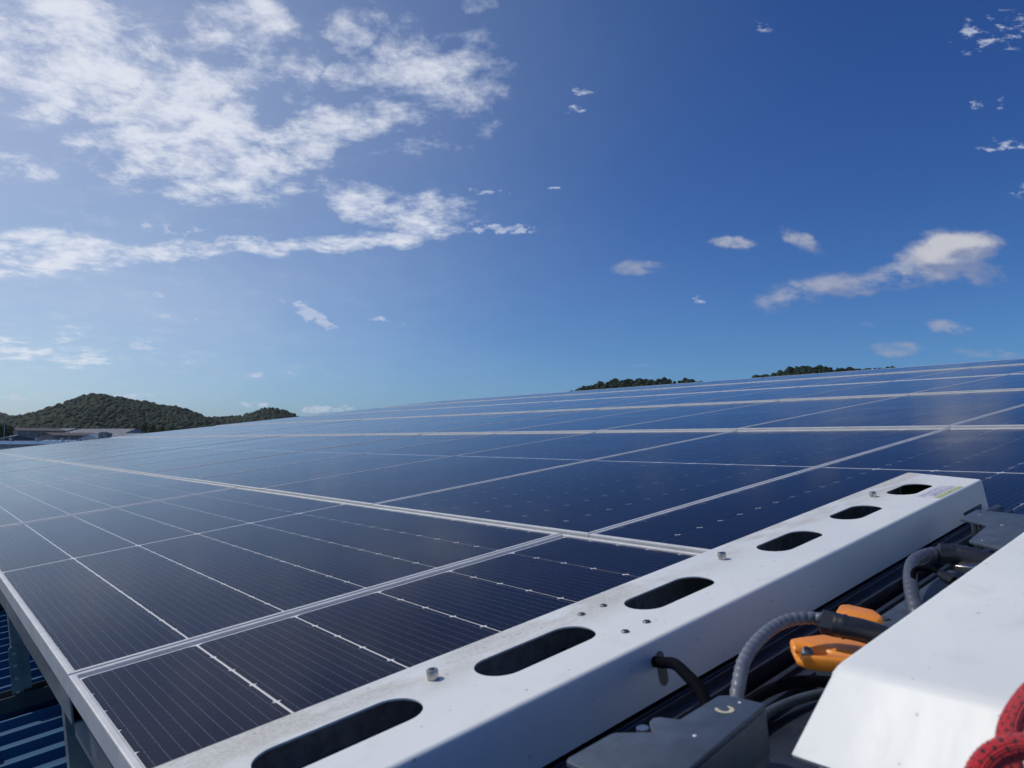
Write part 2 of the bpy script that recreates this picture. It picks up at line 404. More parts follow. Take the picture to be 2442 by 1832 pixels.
M_WGREY = wallmat('grey_panel_wall', (0.27, 0.28, 0.30))
M_WPALE = wallmat('pale_panel_wall', (0.48, 0.48, 0.46))
M_WDARK = wallmat('dark_wall', (0.10, 0.11, 0.13))
M_WBROWN = wallmat('brown_wall', (0.20, 0.17, 0.15))
M_WWHITE = wallmat('white_panel_wall', (0.66, 0.66, 0.64))
M_CONC = wallmat('concrete', (0.42, 0.43, 0.40))
M_RBROWN = wallmat('brown_roof', (0.055, 0.046, 0.048), 0.6)
M_RGREY = wallmat('grey_roof', (0.215, 0.24, 0.275), 0.55)
M_RBLUE = wallmat('blue_roof', (0.035, 0.16, 0.32), 0.5)
M_RPALE = wallmat('pale_blue_roof', (0.14, 0.27, 0.42), 0.5)
M_PANE = mat('window_pane', lambda k: principled(k, (0.03, 0.04, 0.05), 0.12))
M_FRAMEW = mat('window_frame_white', lambda k: principled(k, (0.62, 0.62, 0.60), 0.5))


# ------------------------------------------------------------------ mesh helpers
def mesh_obj(name, me, parent=None, m=None):
    o = bpy.data.objects.new(name, me)
    C.objects.link(o)
    if parent is not None:
        o.parent = parent
    if m is not None and not me.materials:
        me.materials.append(m)
    return o


def empty(name, mw):
    o = bpy.data.objects.new(name, None)
    C.objects.link(o)
    o.matrix_world = mw
    o.empty_display_size = 0.2
    return o


def tag(o, label=None, cat=None, group=None, kind=None):
    if label: o['label'] = label
    if cat: o['category'] = cat
    if group: o['group'] = group
    if kind: o['kind'] = kind
    return o


def pyd(name, verts, faces, smooth=False, bevel=0.0, seg=2):
    me = bpy.data.meshes.new(name)
    me.from_pydata([tuple(v) for v in verts], [], faces)
    bm = bmesh.new(); bm.from_mesh(me)
    bmesh.ops.remove_doubles(bm, verts=bm.verts, dist=1e-7)
    bmesh.ops.recalc_face_normals(bm, faces=bm.faces)
    if bevel:
        es = [e for e in bm.edges if e.is_manifold and e.calc_face_angle(0) > 0.4]
        bmesh.ops.bevel(bm, geom=es, offset=bevel, segments=seg, affect='EDGES', profile=0.5, clamp_overlap=True)
    for f in bm.faces: f.smooth = smooth or bool(bevel)
    bm.to_mesh(me); bm.free()
    if bevel and not smooth:
        me.set_sharp_from_angle(angle=R(50))
    return me


def box(x0, x1, y0, y1, z0, z1, name='box', bevel=0.0, T=None):
    v = [(x, y, z) for x in (x0, x1) for y in (y0, y1) for z in (z0, z1)]
    if T: v = [T(*p) for p in v]
    f = [(0, 1, 3, 2), (4, 6, 7, 5), (0, 4, 5, 1), (2, 3, 7, 6), (0, 2, 6, 4), (1, 5, 7, 3)]
    return pyd(name, v, f, bevel=bevel)


def prism(outline, d0, d1, axis, name='prism', bevel=0.0, T=None):
    """outline: 2D points; extruded from d0 to d1 along axis ('x','y','z')."""
    def P(p, d):
        a, b = p
        q = {'x': (d, a, b), 'y': (a, d, b), 'z': (a, b, d)}[axis]
        return T(*q) if T else q
    n = len(outline)
    v = [P(p, d0) for p in outline] + [P(p, d1) for p in outline]
    f = [tuple(range(n))[::-1], tuple(range(n, 2 * n))] + [(i, (i + 1) % n, n + (i + 1) % n, n + i) for i in range(n)]
    return pyd(name, v, f, bevel=bevel)


def catmull(pts, n):
    pts = [Vector(p) for p in pts]
    P = [pts[0] * 2 - pts[1]] + pts + [pts[-1] * 2 - pts[-2]]
    out = []
    for i in range(1, len(P) - 2):
        for j in range(n):
            t = j / n
            a, b, c, d = P[i - 1], P[i], P[i + 1], P[i + 2]
            out.append(0.5 * ((2 * b) + (c - a) * t + (2 * a - 5 * b + 4 * c - d) * t * t + (3 * b - a - 3 * c + d) * t ** 3))
    out.append(P[-2])
    return out


def tube(path, rad, ns=16, name='tube', rfun=None, uvlen=False, cap=True):
    """rad: radius; rfun(angle_turns, metres_along, i)->factor"""
    n = len(path)
    tang = []
    for i in range(n):
        a = path[max(0, i - 1)]; b = path[min(n - 1, i + 1)]
        tang.append((b - a).normalized())
    up = Vector((0, 0, 1))
    if abs(tang[0].dot(up)) > 0.9: up = Vector((1, 0, 0))
    nrm = (up - tang[0] * up.dot(tang[0])).normalized()
    verts, faces, uvs = [], [], []
    s = 0.0; ss = []
    for i in range(n):
        if i: s += (path[i] - path[i - 1]).length
        ss.append(s)
        nrm = (nrm - tang[i] * nrm.dot(tang[i])).normalized()
        bn = tang[i].cross(nrm)
        for j in range(ns):
            a = j / ns
            r = rad * (rfun(a, s, i) if rfun else 1.0)
            verts.append(path[i] + (nrm * math.cos(2 * math.pi * a) + bn * math.sin(2 * math.pi * a)) * r)
    for i in range(n - 1):
        for j in range(ns):
            faces.append((i * ns + j, i * ns + (j + 1) % ns, (i + 1) * ns + (j + 1) % ns, (i + 1) * ns + j))
            uvs.append([(j / ns, ss[i] * 100), ((j + 1) / ns, ss[i] * 100), ((j + 1) / ns, ss[i + 1] * 100), (j / ns, ss[i + 1] * 100)])
    if cap:
        faces.append(tuple(range(ns))[::-1]); uvs.append([(0, 0)] * ns)
        faces.append(tuple(range((n - 1) * ns, n * ns))); uvs.append([(0, 0)] * ns)
    me = bpy.data.meshes.new(name)
    me.from_pydata([tuple(v) for v in verts], [], faces)
    me.polygons.foreach_set('use_smooth', [True] * len(faces))
    if uvlen:
        l = me.uv_layers.new(name='UVMap')
        flat = [c for f in uvs for p in f for c in p]
        l.data.foreach_set('uv', flat)
    return me


def lathe(profile, ns=24, name='lathe', M=None, cap=True):
    """profile: (r, z) list; closed top and bottom"""
    v, f = [], []
    for r, z in profile:
        for j in range(ns):
            a = 2 * math.pi * j / ns
            p = Vector((r * math.cos(a), r * math.sin(a), z))
            v.append(tuple(M @ p) if M else tuple(p))
    for i in range(len(profile) - 1):
        for j in range(ns):
            f.append((i * ns + j, i * ns + (j + 1) % ns, (i + 1) * ns + (j + 1) % ns, (i + 1) * ns + j))
    if cap:
        f.append(tuple(range(ns))[::-1]); f.append(tuple(range((len(profile) - 1) * ns, len(profile) * ns)))
    me = pyd(name, v, f)
    me.polygons.foreach_set('use_smooth', [True] * len(me.polygons))
    me.set_sharp_from_angle(angle=R(40))
    return me


# ------------------------------------------------------------------ roof, building, ground
def poly_strip(name, prof, u0, u1, m, parent=None):
    """prof: (v, n) list swept along u, single skin"""
    v = [(u0, a, b) for a, b in prof] + [(u1, a, b) for a, b in prof]
    n = len(prof)
    f = [(i, i + 1, n + i + 1, n + i) for i in range(n - 1)]
    me = bpy.data.meshes.new(name); me.from_pydata(v, [], f)
    o = mesh_obj(name, me, parent, m)
    return o


ROOF_N = -0.56
prof = []
v = -7.0
PITCH = 0.128
while v < 18.6:
    prof += [(v, ROOF_N), (v + 0.070, ROOF_N), (v + 0.082, ROOF_N + 0.026), (v + 0.094, ROOF_N + 0.026), (v + 0.106, ROOF_N)]
    v += PITCH
roof = poly_strip('metal_roof', prof, -3.4, 14.3, M_ROOF)
roof.matrix_world = ARR
tag(roof, kind='structure')
# the far pitch of the same roof, falling away beyond the ridge
ARR_B = ARR @ Matrix.Translation((14.3, 0, ROOF_N)) @ Matrix.Rotation(2 * ALPHA, 4, 'Y') @ Matrix.Translation((0, 0, -ROOF_N))
roof2 = poly_strip('metal_roof', prof, 0.03, 15.0, M_ROOF)
roof2.matrix_world = ARR_B
tag(roof2, kind='structure')
bw = prism([(-3.2, -9.0), (28.8, -9.0), (28.8, -1.25), (14.1, 1.05), (-3.2, -1.12)], -6.8, 18.4, 'y')
# x, z outline under the roof pitches
bld = mesh_obj('building_walls', bw, None, M_WPALE)
tag(bld, kind='structure')

G0 = -9.0


# ------------------------------------------------------------------ solar panels
def frame_mesh(w, l, name):
    pr = [(0.0, -0.040), (0.0, -0.0022), (0.0006, -0.0007), (0.0022, 0.0), (0.0088, 0.0), (0.0112, -0.0012), (0.0118, -0.0034), (0.0118, -0.0060), (0.0035, -0.0072), (0.0035, -0.0385), (0.028, -0.0385), (0.028, -0.040)]
    v, f = [], []
    for d, z in pr:
        v += [(d, d, z), (w - d, d, z), (w - d, l - d, z), (d, l - d, z)]
    n = len(pr)
    for i in range(n):
        k2 = (i + 1) % n
        for j in range(4):
            f.append((i * 4 + j, i * 4 + (j + 1) % 4, k2 * 4 + (j + 1) % 4, k2 * 4 + j))
    me = bpy.data.meshes.new(name); me.from_pydata(v, [], f)
    me.materials.append(M_ALU)
    return me


def quad(x0, x1, y0, y1, z, name, m):
    me = bpy.data.meshes.new(name)
    me.from_pydata([(x0, y0, z), (x1, y0, z), (x1, y1, z), (x0, y1, z)], [], [(0, 1, 2, 3)])
    me.materials.append(m)
    return me


def cell_geo(w, h, swap, ox=0.0, oy=0.0, cx=0.0105, cy=0.0050):
    pts = [(cx, 0), (w - cx, 0), (w, cy), (w, h - cy), (w - cx, h), (cx, h), (0, h - cy), (0, cy)]
    uv = [(a / w, b / h) for a, b in pts]
    P = [(oy + b, ox + a, 0) if swap else (ox + a, oy + b, 0) for a, b in pts]
    if swap: P = P[::-1]; uv = uv[::-1]
    return P, uv


def cells_mesh(items, w, h, swap, name):
    v, f, uvs = [], [], []
    for ox, oy in items:
        P, uv = cell_geo(w, h, swap, ox, oy)
        b = len(v); v += P; f.append(tuple(range(b, b + 8))); uvs += uv
    me = bpy.data.meshes.new(name); me.from_pydata(v, [], f)
    l = me.uv_layers.new(name='UVMap')
    l.data.foreach_set('uv', [c for p in uvs for c in p])
    me.materials.append(M_CELL)
    return me


class PanelType:
    def __init__(s, w, l, swap, tagname):
        s.w, s.l, s.swap = w, l, swap
        W, L = (l, w) if swap else (w, l)
        s.frame = frame_mesh(W, L, 'frame_' + tagname)
        i = 0.0117
        s.glass = quad(i, W - i, i, L - i, -0.0020, 'glass_' + tagname, M_GLASS)
        s.back = quad(i, W - i, i, L - i, -0.0062, 'backsheet_' + tagname, M_BACK)
        g = 0.0046; m = 0.0140; s.m = m
        s.cw = (w - 2 * m - 5 * g) / 6
        mid = 0.019; ml = 0.0235 if not swap else 0.020
        s.ch = (l - mid - 2 * ml) / 26
        s.cols = [m + c * (s.cw + g) for c in range(6)]
        s.halves = [ml, ml + 13 * s.ch + mid]
        s.cell = cells_mesh([(0, 0)], s.cw, s.ch, swap, 'cell_' + tagname)
        s.string = cells_mesh([(0, r * s.ch) for r in range(13)], s.cw, s.ch, swap, 'string_' + tagname)
        s.allc = cells_mesh([(c, h0 + r * s.ch) for c in s.cols for h0 in s.halves for r in range(13)], s.cw, s.ch, swap, 'cells_' + tagname)
        jb = box(-0.05, 0.05, -0.03, 0.03, -0.024, -0.0075)
        s.jbox = jb; jb.materials.append(M_RUBBER)

    def build(s, mw, label, detail, group):
        root = empty('solar_panel', mw)
        tag(root, label, 'solar panel', group)
        mesh_obj('frame', s.frame, root)
        mesh_obj('backsheet', s.back, root)
        zc = -0.0045
        if detail == 2:
            for c in s.cols:
                for h0 in s.halves:
                    for r in range(13):
                        o = mesh_obj('cell', s.cell, root)
                        a, b = c, h0 + r * s.ch
                        o.location = (b, a, zc) if s.swap else (a, b, zc)
        elif detail == 1:
            for c in s.cols:
                for h0 in s.halves:
                    o = mesh_obj('cell_string', s.string, root)
                    o.location = (h0, c, zc) if s.swap else (c, h0, zc)
        else:
            o = mesh_obj('cells', s.allc, root); o.location = (0, 0, zc); o['kind'] = 'stuff'
        mesh_obj('glass', s.glass, root)
        return root


PA = PanelType(1.134, 2.447, False, 'upright')
PB = PanelType(1.1234, 2.385, True, 'lying')
V_SEAM = -0.089
ORD = ['first', 'second', 'third', 'fourth', 'fifth', 'sixth', 'seventh', 'eighth', 'ninth', 'tenth', 'eleventh', 'twelfth', 'thirteenth', 'fourteenth', 'fifteenth', 'sixteenth', 'seventeenth']
rng = random.Random(4)
PGROUP = 'framed solar panels of the roof array'
# lowest row: the panels stand upright, short side on the slope
for i in range(-1, 7):
    v0 = i * 2.467 + 0.0015
    if i == -1:
        lab, det = 'lowest row solar panel lying under the near end of the white cleaning robot', 2
    else:
        lab = 'lowest row solar panel beside the bare roof, %s beyond the white robot' % ORD[i]
        det = 2 if i == 0 else (1 if i < 3 else 0)
    gap = 0.017 if i >= 0 else 0.0
    T = ARR @ Matrix.Translation((0, v0 + 0.0, 0)) @ Matrix.Rotation(R(rng.uniform(-.05, .05)), 4, 'X')
    Tm = T
    pr = PA.build(Tm, lab, det, PGROUP)
    pr.scale = (1, (2.467 - 0.003) / 2.447, 1)

ROWU = [1.1425, 3.5415, 5.9405, 8.3395, 10.7385]
RAISE = [0.0055, 0.011, 0.011, 0.004, 0.010]
ROWN = ['second row', 'third row', 'fourth row', 'fifth row', 'topmost row']
JMIN = [-2, -2, -1, 0, 0]
for r in range(5):
    for j in range(JMIN[r], 16):
        v0 = V_SEAM + j * 1.1264 + 0.0015
        if j == -1:
            lab = '%s solar panel in line with the far end of the white robot' % ROWN[r]
        elif j == -2:
            lab = '%s solar panel, next one right of the white robot line' % ROWN[r]
        else:
            lab = '%s solar panel, %s one beyond the line of the white robot' % (ROWN[r], ORD[j])
        det = 2 if (r == 0 and j in (-1, 0)) else (1 if (r == 0 and j < 4) or (r == 1 and j < 2) else 0)
        tilt = RAISE[r] / 2.385
        T = ARR @ Matrix.Translation((ROWU[r], v0, RAISE[r])) @ Matrix.Rotation(tilt + R(rng.uniform(-.03, .03)), 4, 'Y') @ Matrix.Rotation(R(rng.uniform(-.10, .10)), 4, 'X')
        PB.build(T, lab, det, PGROUP)

# ------------------------------------------------------------------ mounting structure
mf = empty('mounting_frame', ARR)
tag(mf, 'galvanised steel frame of rails and posts carrying the panels over the blue roof', 'mounting frame')


def cchan(x0, x1, y0, y1, z0, z1, axis, t=0.003, open_to='+'):
    """lipped channel between two corners along axis; returns a mesh of thin plates"""
    parts = []
    return parts


def channel(name, a0, a1, axis, y0, y1, z0, z1, t=0.0032, lip=0.012, side=1):
    """C section: web on one side; outline in the two other axes"""
    w = y1 - y0
    o = [(0, 0), (w, 0), (w, lip), (w - t, lip), (w - t, t), (t, t), (t, (z1 - z0) - t), (w - t, (z1 - z0) - t), (w - t, (z1 - z0) - lip), (w, (z1 - z0) - lip), (w, (z1 - z0)), (0, (z1 - z0))]
    if side < 0: o = [(w - a, b) for a, b in o][::-1]
    o = [(y0 + a, z0 + b) for a, b in o]
    me = prism(o, a0, a1, axis, name)
    return mesh_obj(name, me, mf, M_GALV)


# edge rails (run along v): far one flush with the panel side, near one set back
channel('edge_rail', 0.022, 17.35, 'y', 0.0015, 0.045, -0.092, -0.0412)
channel('edge_rail', -2.5, 0.145, 'y', 0.020, 0.062, -0.155, -0.0412)
for u in (0.70, 1.75, 2.95, 4.15, 5.35, 6.55, 7.75, 8.95, 10.1, 11.3, 12.5):
    channel('purlin', -2.4, 17.3, 'y', u, u + 0.045, -0.095, -0.0412)
for v in (-2.0, -0.35, 0.475, 1.62, 3.4, 5.2, 7.0, 8.8, 10.6, 12.4, 14.2, 16.0, 17.1):
    for u in (0.045, 2.96, 5.36, 8.96, 12.51):
        if u > 1 and v in (0.475, 1.62): pass
        # post: web faces out, open side up the slope
        channel('post', ROOF_N + 0.085 if v != 0.475 else ROOF_N + 0.03, -0.0935, 'z', u, u + 0.048, v, v + 0.042)
for v in (-2.0, -0.35, 1.62, 3.4, 5.2, 7.0, 8.8, 10.6, 12.4, 14.2, 16.0, 17.1):
    pz = ROOF_N + 0.0275
    me = prism([(v - 0.020, pz), (v + 0.065, pz), (v + 0.065, pz + 0.050), (v + 0.0605, pz + 0.050), (v + 0.0605, pz + 0.0045), (v - 0.0155, pz + 0.0045), (v - 0.0155, pz + 0.050), (v - 0.020, pz + 0.050)], -0.02, 12.8, 'x')
    mesh_obj('cross_beam', me, mf, M_DARKSTEEL)
me = box(0.05, 3.0, 0.36, 0.41, -0.43, -0.37, bevel=0.003)
mesh_obj('brace', me, mf, M_GALV)
# bolted plate at the foot of the second post
pl = prism([(0.051 + 0.016 * math.cos(t), -0.335 + 0.016 * math.sin(t)) for t in [R(a) for a in range(0, 181, 20)]] + [(0.035, ROOF_N + 0.04), (0.067, ROOF_N + 0.04)], 1.6145, 1.6195, 'y')
gp = mesh_obj('gusset_plate', pl, mf, M_GALV)
for z in (-0.345, -0.385, -0.43, -0.475):
    mm = Matrix.Translation((0.051, 1.6140, z)) @ Matrix.Rotation(R(90), 4, 'X')
    mesh_obj('bolt', lathe([(0.0065, 0), (0.0065, 0.004), (0.003, 0.0041), (0.003, 0.007)], 6, 'bolt', mm), gp, M_STEEL)


def roof_clamp(u, v, lab, sx=0.03):
    root = empty('roof_clamp', ARR @ Matrix.Translation((u, v, ROOF_N + 0.026)))
    tag(root, lab, 'roof clamp', 'clamps on the roof ribs')
    mesh_obj('body', prism([(-0.016, -0.026), (-0.013, 0.012), (0.013, 0.012), (0.016, -0.026), (0.020, -0.026), (0.017, 0.016), (-0.017, 0.016), (-0.020, -0.026)], -sx / 2, sx / 2, 'x', bevel=0.0008), root, M_GALV)
    mesh_obj('bolt', lathe([(0.006, 0.016), (0.006, 0.020), (0.0025, 0.0205), (0.0025, 0.026)], 6), root, M_STEEL)


def rib_v(v):
    return -7.0 + round((v + 7.0 - 0.088) / PITCH) * PITCH + 0.088


roof_clamp(-0.055, rib_v(1.30), 'small steel clamp on a blue roof rib nearest the camera')
roof_clamp(-0.03, rib_v(1.78), 'small steel clamp on a blue roof rib in front of the post foot')

# ------------------------------------------------------------------ cleaning robot
YAW = 0.0236
ROB = ARR @ Matrix.Translation((0, -0.78, 0)) @ Matrix.Rotation(YAW, 4, 'Z')
robot = empty('cleaning_robot', ROB)
tag(robot, 'white solar panel cleaning robot with slotted cover, orange bracket and hoses standing on the panels', 'cleaning robot')
_ri = (Matrix.Translation((0, -0.78, 0)) @ Matrix.Rotation(YAW, 4, 'Z')).inverted()


def A(u, v, n):
    """array coordinates -> robot coordinates"""
    p = _ri @ Vector((u, v, n))
    return (p.x, p.y, p.z)


def rb(name, me, m, parent=None):
    return mesh_obj(name, me, parent or robot, m)


# -- slotted cover: a folded sheet
ZT = 0.0976; TH = 0.0025
YL, YC = 0.0830, -0.0935      # outer edge, fold
X0, X1 = -0.62, 1.655
slots = [(-0.42, 0.175), (-0.165, 0.175), (0.118, 0.172), (0.371, 0.174), (0.627, 0.168), (0.961, 0.158), (1.215, 0.142), (1.477, 0.142)]
cu = bpy.data.curves.new('cover_top', 'CURVE')
cu.dimensions = '2D'; cu.fill_mode = 'BOTH'


def spline(pts):
    sp = cu.splines.new('POLY'); sp.points.add(len(pts) - 1)
    for p, q in zip(sp.points, pts): p.co = (q[0], q[1], 0, 1)
    sp.use_cyclic_u = True


rc = 0.006
spline([(X0, YC + rc), (X1 - 0.028, YC + rc), (X1 + 0.035, YL - 0.004), (X1 + 0.031, YL), (X0, YL)])
for cx, ln in slots:
    r = 0.0305; h = ln / 2 - r; cy = 0.0
    pts = [(cx + h + r * math.cos(R(a)), cy + r * math.sin(R(a))) for a in range(-90, 91, 10)] + [(cx - h + r * math.cos(R(a)), cy + r * math.sin(R(a))) for a in range(90, 271, 10)]
    spline(pts)
cu.extrude = TH / 2 - 0.0004
cu.bevel_depth = 0.0004
tmp = bpy.data.objects.new('tmp', cu); C.objects.link(tmp)
bpy.context.view_layer.update()
top_me = bpy.data.meshes.new_from_object(tmp.evaluated_get(bpy.context.evaluated_depsgraph_get()))
bpy.data.objects.remove(tmp)
bm = bmesh.new(); bm.from_mesh(top_me)
bmesh.ops.translate(bm, verts=bm.verts, vec=(0, 0, ZT - TH / 2))
# fold + side, as a swept strip
prf = []
for a in range(0, 86, 12):
    prf.append((YC + rc - rc * math.sin(R(a)), ZT - rc + rc * math.cos(R(a))))
prf.append((YC - 0.0080, 0.0335))
inn = []
for i, (y, z) in enumerate(prf):
    if i < len(prf) - 1:
        a = R(i * 12)
        inn.append((YC + rc - (rc - TH) * math.sin(a), ZT - rc + (rc - TH) * math.cos(a)))
    else:
        inn.append((y + TH, z))
inn_end = inn[::-1]
loop = prf + inn_end
n = len(loop)
va = [bm.verts.new((X0, y, z)) for y, z in loop]
vb = [bm.verts.new((X1 - 0.028 - (0 if z > 0.09 else 0.0), y, z)) for y, z in loop]
bm.faces.new(va[::-1]); bm.faces.new(vb)
for i in range(n):
    bm.faces.new((va[i], va[(i + 1) % n], vb[(i + 1) % n], vb[i]))
# outer (hidden) side and the far end flange
def addbox(x0, x1, y0, y1, z0, z1):
    r_ = bmesh.ops.create_cube(bm, size=1.0)
    bmesh.ops.scale(bm, verts=r_['verts'], vec=(x1 - x0, y1 - y0, z1 - z0))
    bmesh.ops.translate(bm, verts=r_['verts'], vec=((x0 + x1) / 2, (y0 + y1) / 2, (z0 + z1) / 2))
addbox(X0, X1 + 0.02, YL - 0.0027, YL - 0.0002, 0.0335, ZT - TH - 0.0002)
bmesh.ops.recalc_face_normals(bm, faces=bm.faces)
for f in bm.faces: f.smooth = True
bm.to_mesh(top_me); bm.free()
top_me.set_sharp_from_angle(angle=R(40))
top_me.materials.clear()
cover = rb('slotted_cover', top_me, M_WHITE)

bolt_me = lathe([(0.0048, 0), (0.0048, 0.0005), (0.0065, 0.0006), (0.0066, 0.0095), (0.0060, 0.0105), (0.0034, 0.0106), (0.0032, 0.0065), (0.0005, 0.0063)], 28, 'cap_bolt')
wash_me = lathe([(0.0095, 0), (0.0095, 0.0012), (0.005, 0.0013)], 28, 'washer')
bolt_me.materials.append(M_STEEL); wash_me.materials.append(M_STEEL)
for x in (-0.317, 0.245, 0.807, 1.37):
    o = mesh_obj('bolt', bolt_me, cover); o.location = (x, 0.033, ZT + 0.0001)
riv_me = lathe([(0.0052, 0), (0.0050, 0.0010), (0.0040, 0.0018), (0.0022, 0.0022), (0.0019, 0.0012), (0.0003, 0.0011)], 20, 'rivet')
riv_me.materials.append(M_DARKRIVET)
for x, y in ((0.531, 0.040), (0.489, 0.041), (0.512, -0.049), (0.471, -0.049)):
    o = mesh_obj('rivet', riv_me, cover); o.location = (x, y, ZT + 0.0001)
# printed label: pale sticker, small lettering in rows, green stripe
lab = mesh_obj('sticker', quad(1.395, 1.530, -0.088, -0.040, ZT + 0.0003, 'sticker', M_LABEL), cover)
gs = mesh_obj('green_stripe', quad(1.395, 1.530, -0.0865, -0.0765, ZT + 0.0005, 'green_stripe', M_LGREEN), cover)
tv, tf = [], []
rr_ = random.Random(2)
def tq(x0, x1, y0, y1):
    b = len(tv); z = ZT + 0.0006
    tv.extend([(x0, y0, z), (x1, y0, z), (x1, y1, z), (x0, y1, z)]); tf.append((b, b + 1, b + 2, b + 3))
for row, (yy, hh, x0, x1, step) in enumerate([(-0.071, 0.0042, 1.405, 1.515, 0.0042), (-0.0635, 0.0042, 1.405, 1.520, 0.0042), (-0.056, 0.0014, 1.40, 1.525, 0.003), (-0.0525, 0.0014, 1.40, 1.525, 0.003), (-0.049, 0.0014, 1.40, 1.50, 0.003), (-0.0455, 0.0014, 1.40, 1.525, 0.003)]):
    x = x0
    while x < x1:
        w = step * rr_.uniform(0.45, 0.8)
        if rr_.random() < 0.86: tq(x, x + w, yy - hh / 2, yy + hh / 2)
        x += step
for k2 in range(14):
    a = 2 * math.pi * k2 / 14
    cx_, cy_ = 1.5235 + 0.0045 * math.cos(a), -0.0675 + 0.0045 * math.sin(a)
    tq(cx_ - 0.0008, cx_ + 0.0008, cy_ - 0.0008, cy_ + 0.0008)
tq(1.458, 1.470, -0.084, -0.080)
lm = bpy.data.meshes.new('lettering'); lm.from_pydata(tv, [], tf)
mesh_obj('lettering', lm, cover, M_INK)

# inside the slotted cover: black inner beam and brush roller
rb('inner_beam', prism([(-0.072, 0.022), (-0.072, 0.060), (-0.030, 0.060), (-0.026, 0.040), (0.062, 0.040), (0.062, 0.022)], -0.60, 1.60, 'x', bevel=0.001), M_BRUSH)
rb('inner_floor', box(-0.60, 1.63, -0.092, 0.079, 0.0040, 0.0060), M_BRUSH)
rb('end_cap', box(1.632, 1.636, -0.090, 0.079, 0.0070, 0.0930), M_BRUSH)
rb('inner_lip', box(-0.60, 1.60, 0.0700, 0.0735, 0.0410, 0.0925), M_LINER)
rb('inner_ledge', box(-0.60, 1.60, 0.0480, 0.0698, 0.0465, 0.0490), M_LINER)
for x in (0.43, 1.25, -0.3):
    rb('roller_boss', lathe([(0.014, 0.041), (0.014, 0.062), (0.010, 0.064), (0.009, 0.075)], 20, 'boss', Matrix.Translation((x, 0.012, 0))), M_RUBBER)
def rollr(a, s, i):
    return 1.0 + 0.10 * math.sin(2 * math.pi * (a * 6 + s * 9))
pth = [Vector((-0.6 + 2.2 * i / 220, 0.025, 0.0165)) for i in range(221)]
rb('brush_roller', tube(pth, 0.0145, 24, 'brush_roller', rollr), M_BRUSH)

# -- rails beside the cover
def xrail(name, outline, x0, x1, m=M_DARKALU, bevel=0.0007):
    return rb(name, prism(outline, x0, x1, 'x', bevel=bevel), m)

xrail('guide_rail', [(-0.1035, 0.020), (-0.1035, 0.0305), (-0.1085, 0.0305), (-0.1085, 0.024), (-0.1145, 0.024), (-0.1145, 0.033), (-0.1185, 0.033), (-0.1185, 0.026), (-0.136, 0.026), (-0.136, 0.0305), (-0.1400, 0.0305), (-0.1400, 0.0060), (-0.1035, 0.0060)], -0.6, 1.655)
xrail('guide_rail', [(-0.158, 0.008), (-0.158, 0.022), (-0.166, 0.022), (-0.166, 0.016), (-0.182, 0.016), (-0.182, 0.022), (-0.190, 0.022), (-0.190, 0.008)], -0.5, 1.62)
rb('chassis_tray', box(-0.3, 1.45, -0.80, -0.145, 0.0035, 0.0075), M_DARKALU)
xrail('side_rail', [(-0.207, 0.009), (-0.207, 0.050), (-0.228, 0.050), (-0.250, 0.046), (-0.250, 0.009)], 0.62, 1.06, M_SLATE, 0.001)
o = rb('rail_bolt', lathe([(0.0045, 0), (0.0055, 0.001), (0.0055, 0.003), (0.003, 0.0031), (0.003, 0.001)], 20, 'rail_bolt', Matrix.Translation((0.795, -0.217, 0.0502))), M_STEEL)

# far end plate, L shaped, with screws, and the open rail end beyond it
def Apts(pts): return [A(*p)[:2] for p in pts]
pl = [A(1.262, -0.915, .09), A(1.345, -0.915, .09), A(1.325, -1.02, .09), A(1.300, -1.17, .09), A(1.05, -1.17, .09), A(1.078, -1.03, .09), A(1.105, -0.981, .09), A(1.226, -0.970, .09), A(1.238, -0.955, .09)]
rb('end_plate', prism([p[:2] for p in pl], 0.0850, 0.0900, 'z', bevel=0.0006), M_SLATE)
for u, vv in ((1.232, -0.99), (1.115, -0.998), (1.30, -0.935)):
    p = A(u, vv, 0.0903)
    rb('screw', lathe([(0.0035, 0), (0.003, 0.0012), (0.0012, 0.0015)], 12, 'screw', Matrix.Translation(p)), M_STEEL)
for u, vv in ((1.30, -0.925), (1.11, -1.02), (1.29, -1.0)):
    p = A(u, vv, 0)
    rb('spacer', lathe([(0.006, 0.008), (0.006, 0.0848)], 16, 'spacer', Matrix.Translation(p)), M_STEEL)
xrail('rail_end', [(-0.098, 0.010), (-0.098, 0.052), (-0.101, 0.052), (-0.101, 0.014), (-0.128, 0.014), (-0.128, 0.052), (-0.142, 0.052), (-0.142, 0.010)], 1.48, 1.585, M_DARKALU)
p = A(1.17, -0.935, 0)
rb('clamp_block', box(p[0] - 0.018, p[0] + 0.018, p[1] - 0.016, p[1] + 0.020, 0.045, 0.060, bevel=0.001), M_SLATE)
rb('clamp_stud', lathe([(0.005, 0.008), (0.005, 0.046)], 14, 'stud', Matrix.Translation(p)), M_STEEL)
rb('clamp_bar', box(1.00, 1.075, -0.262, -0.238, 0.066, 0.076, bevel=0.001), M_STEEL)

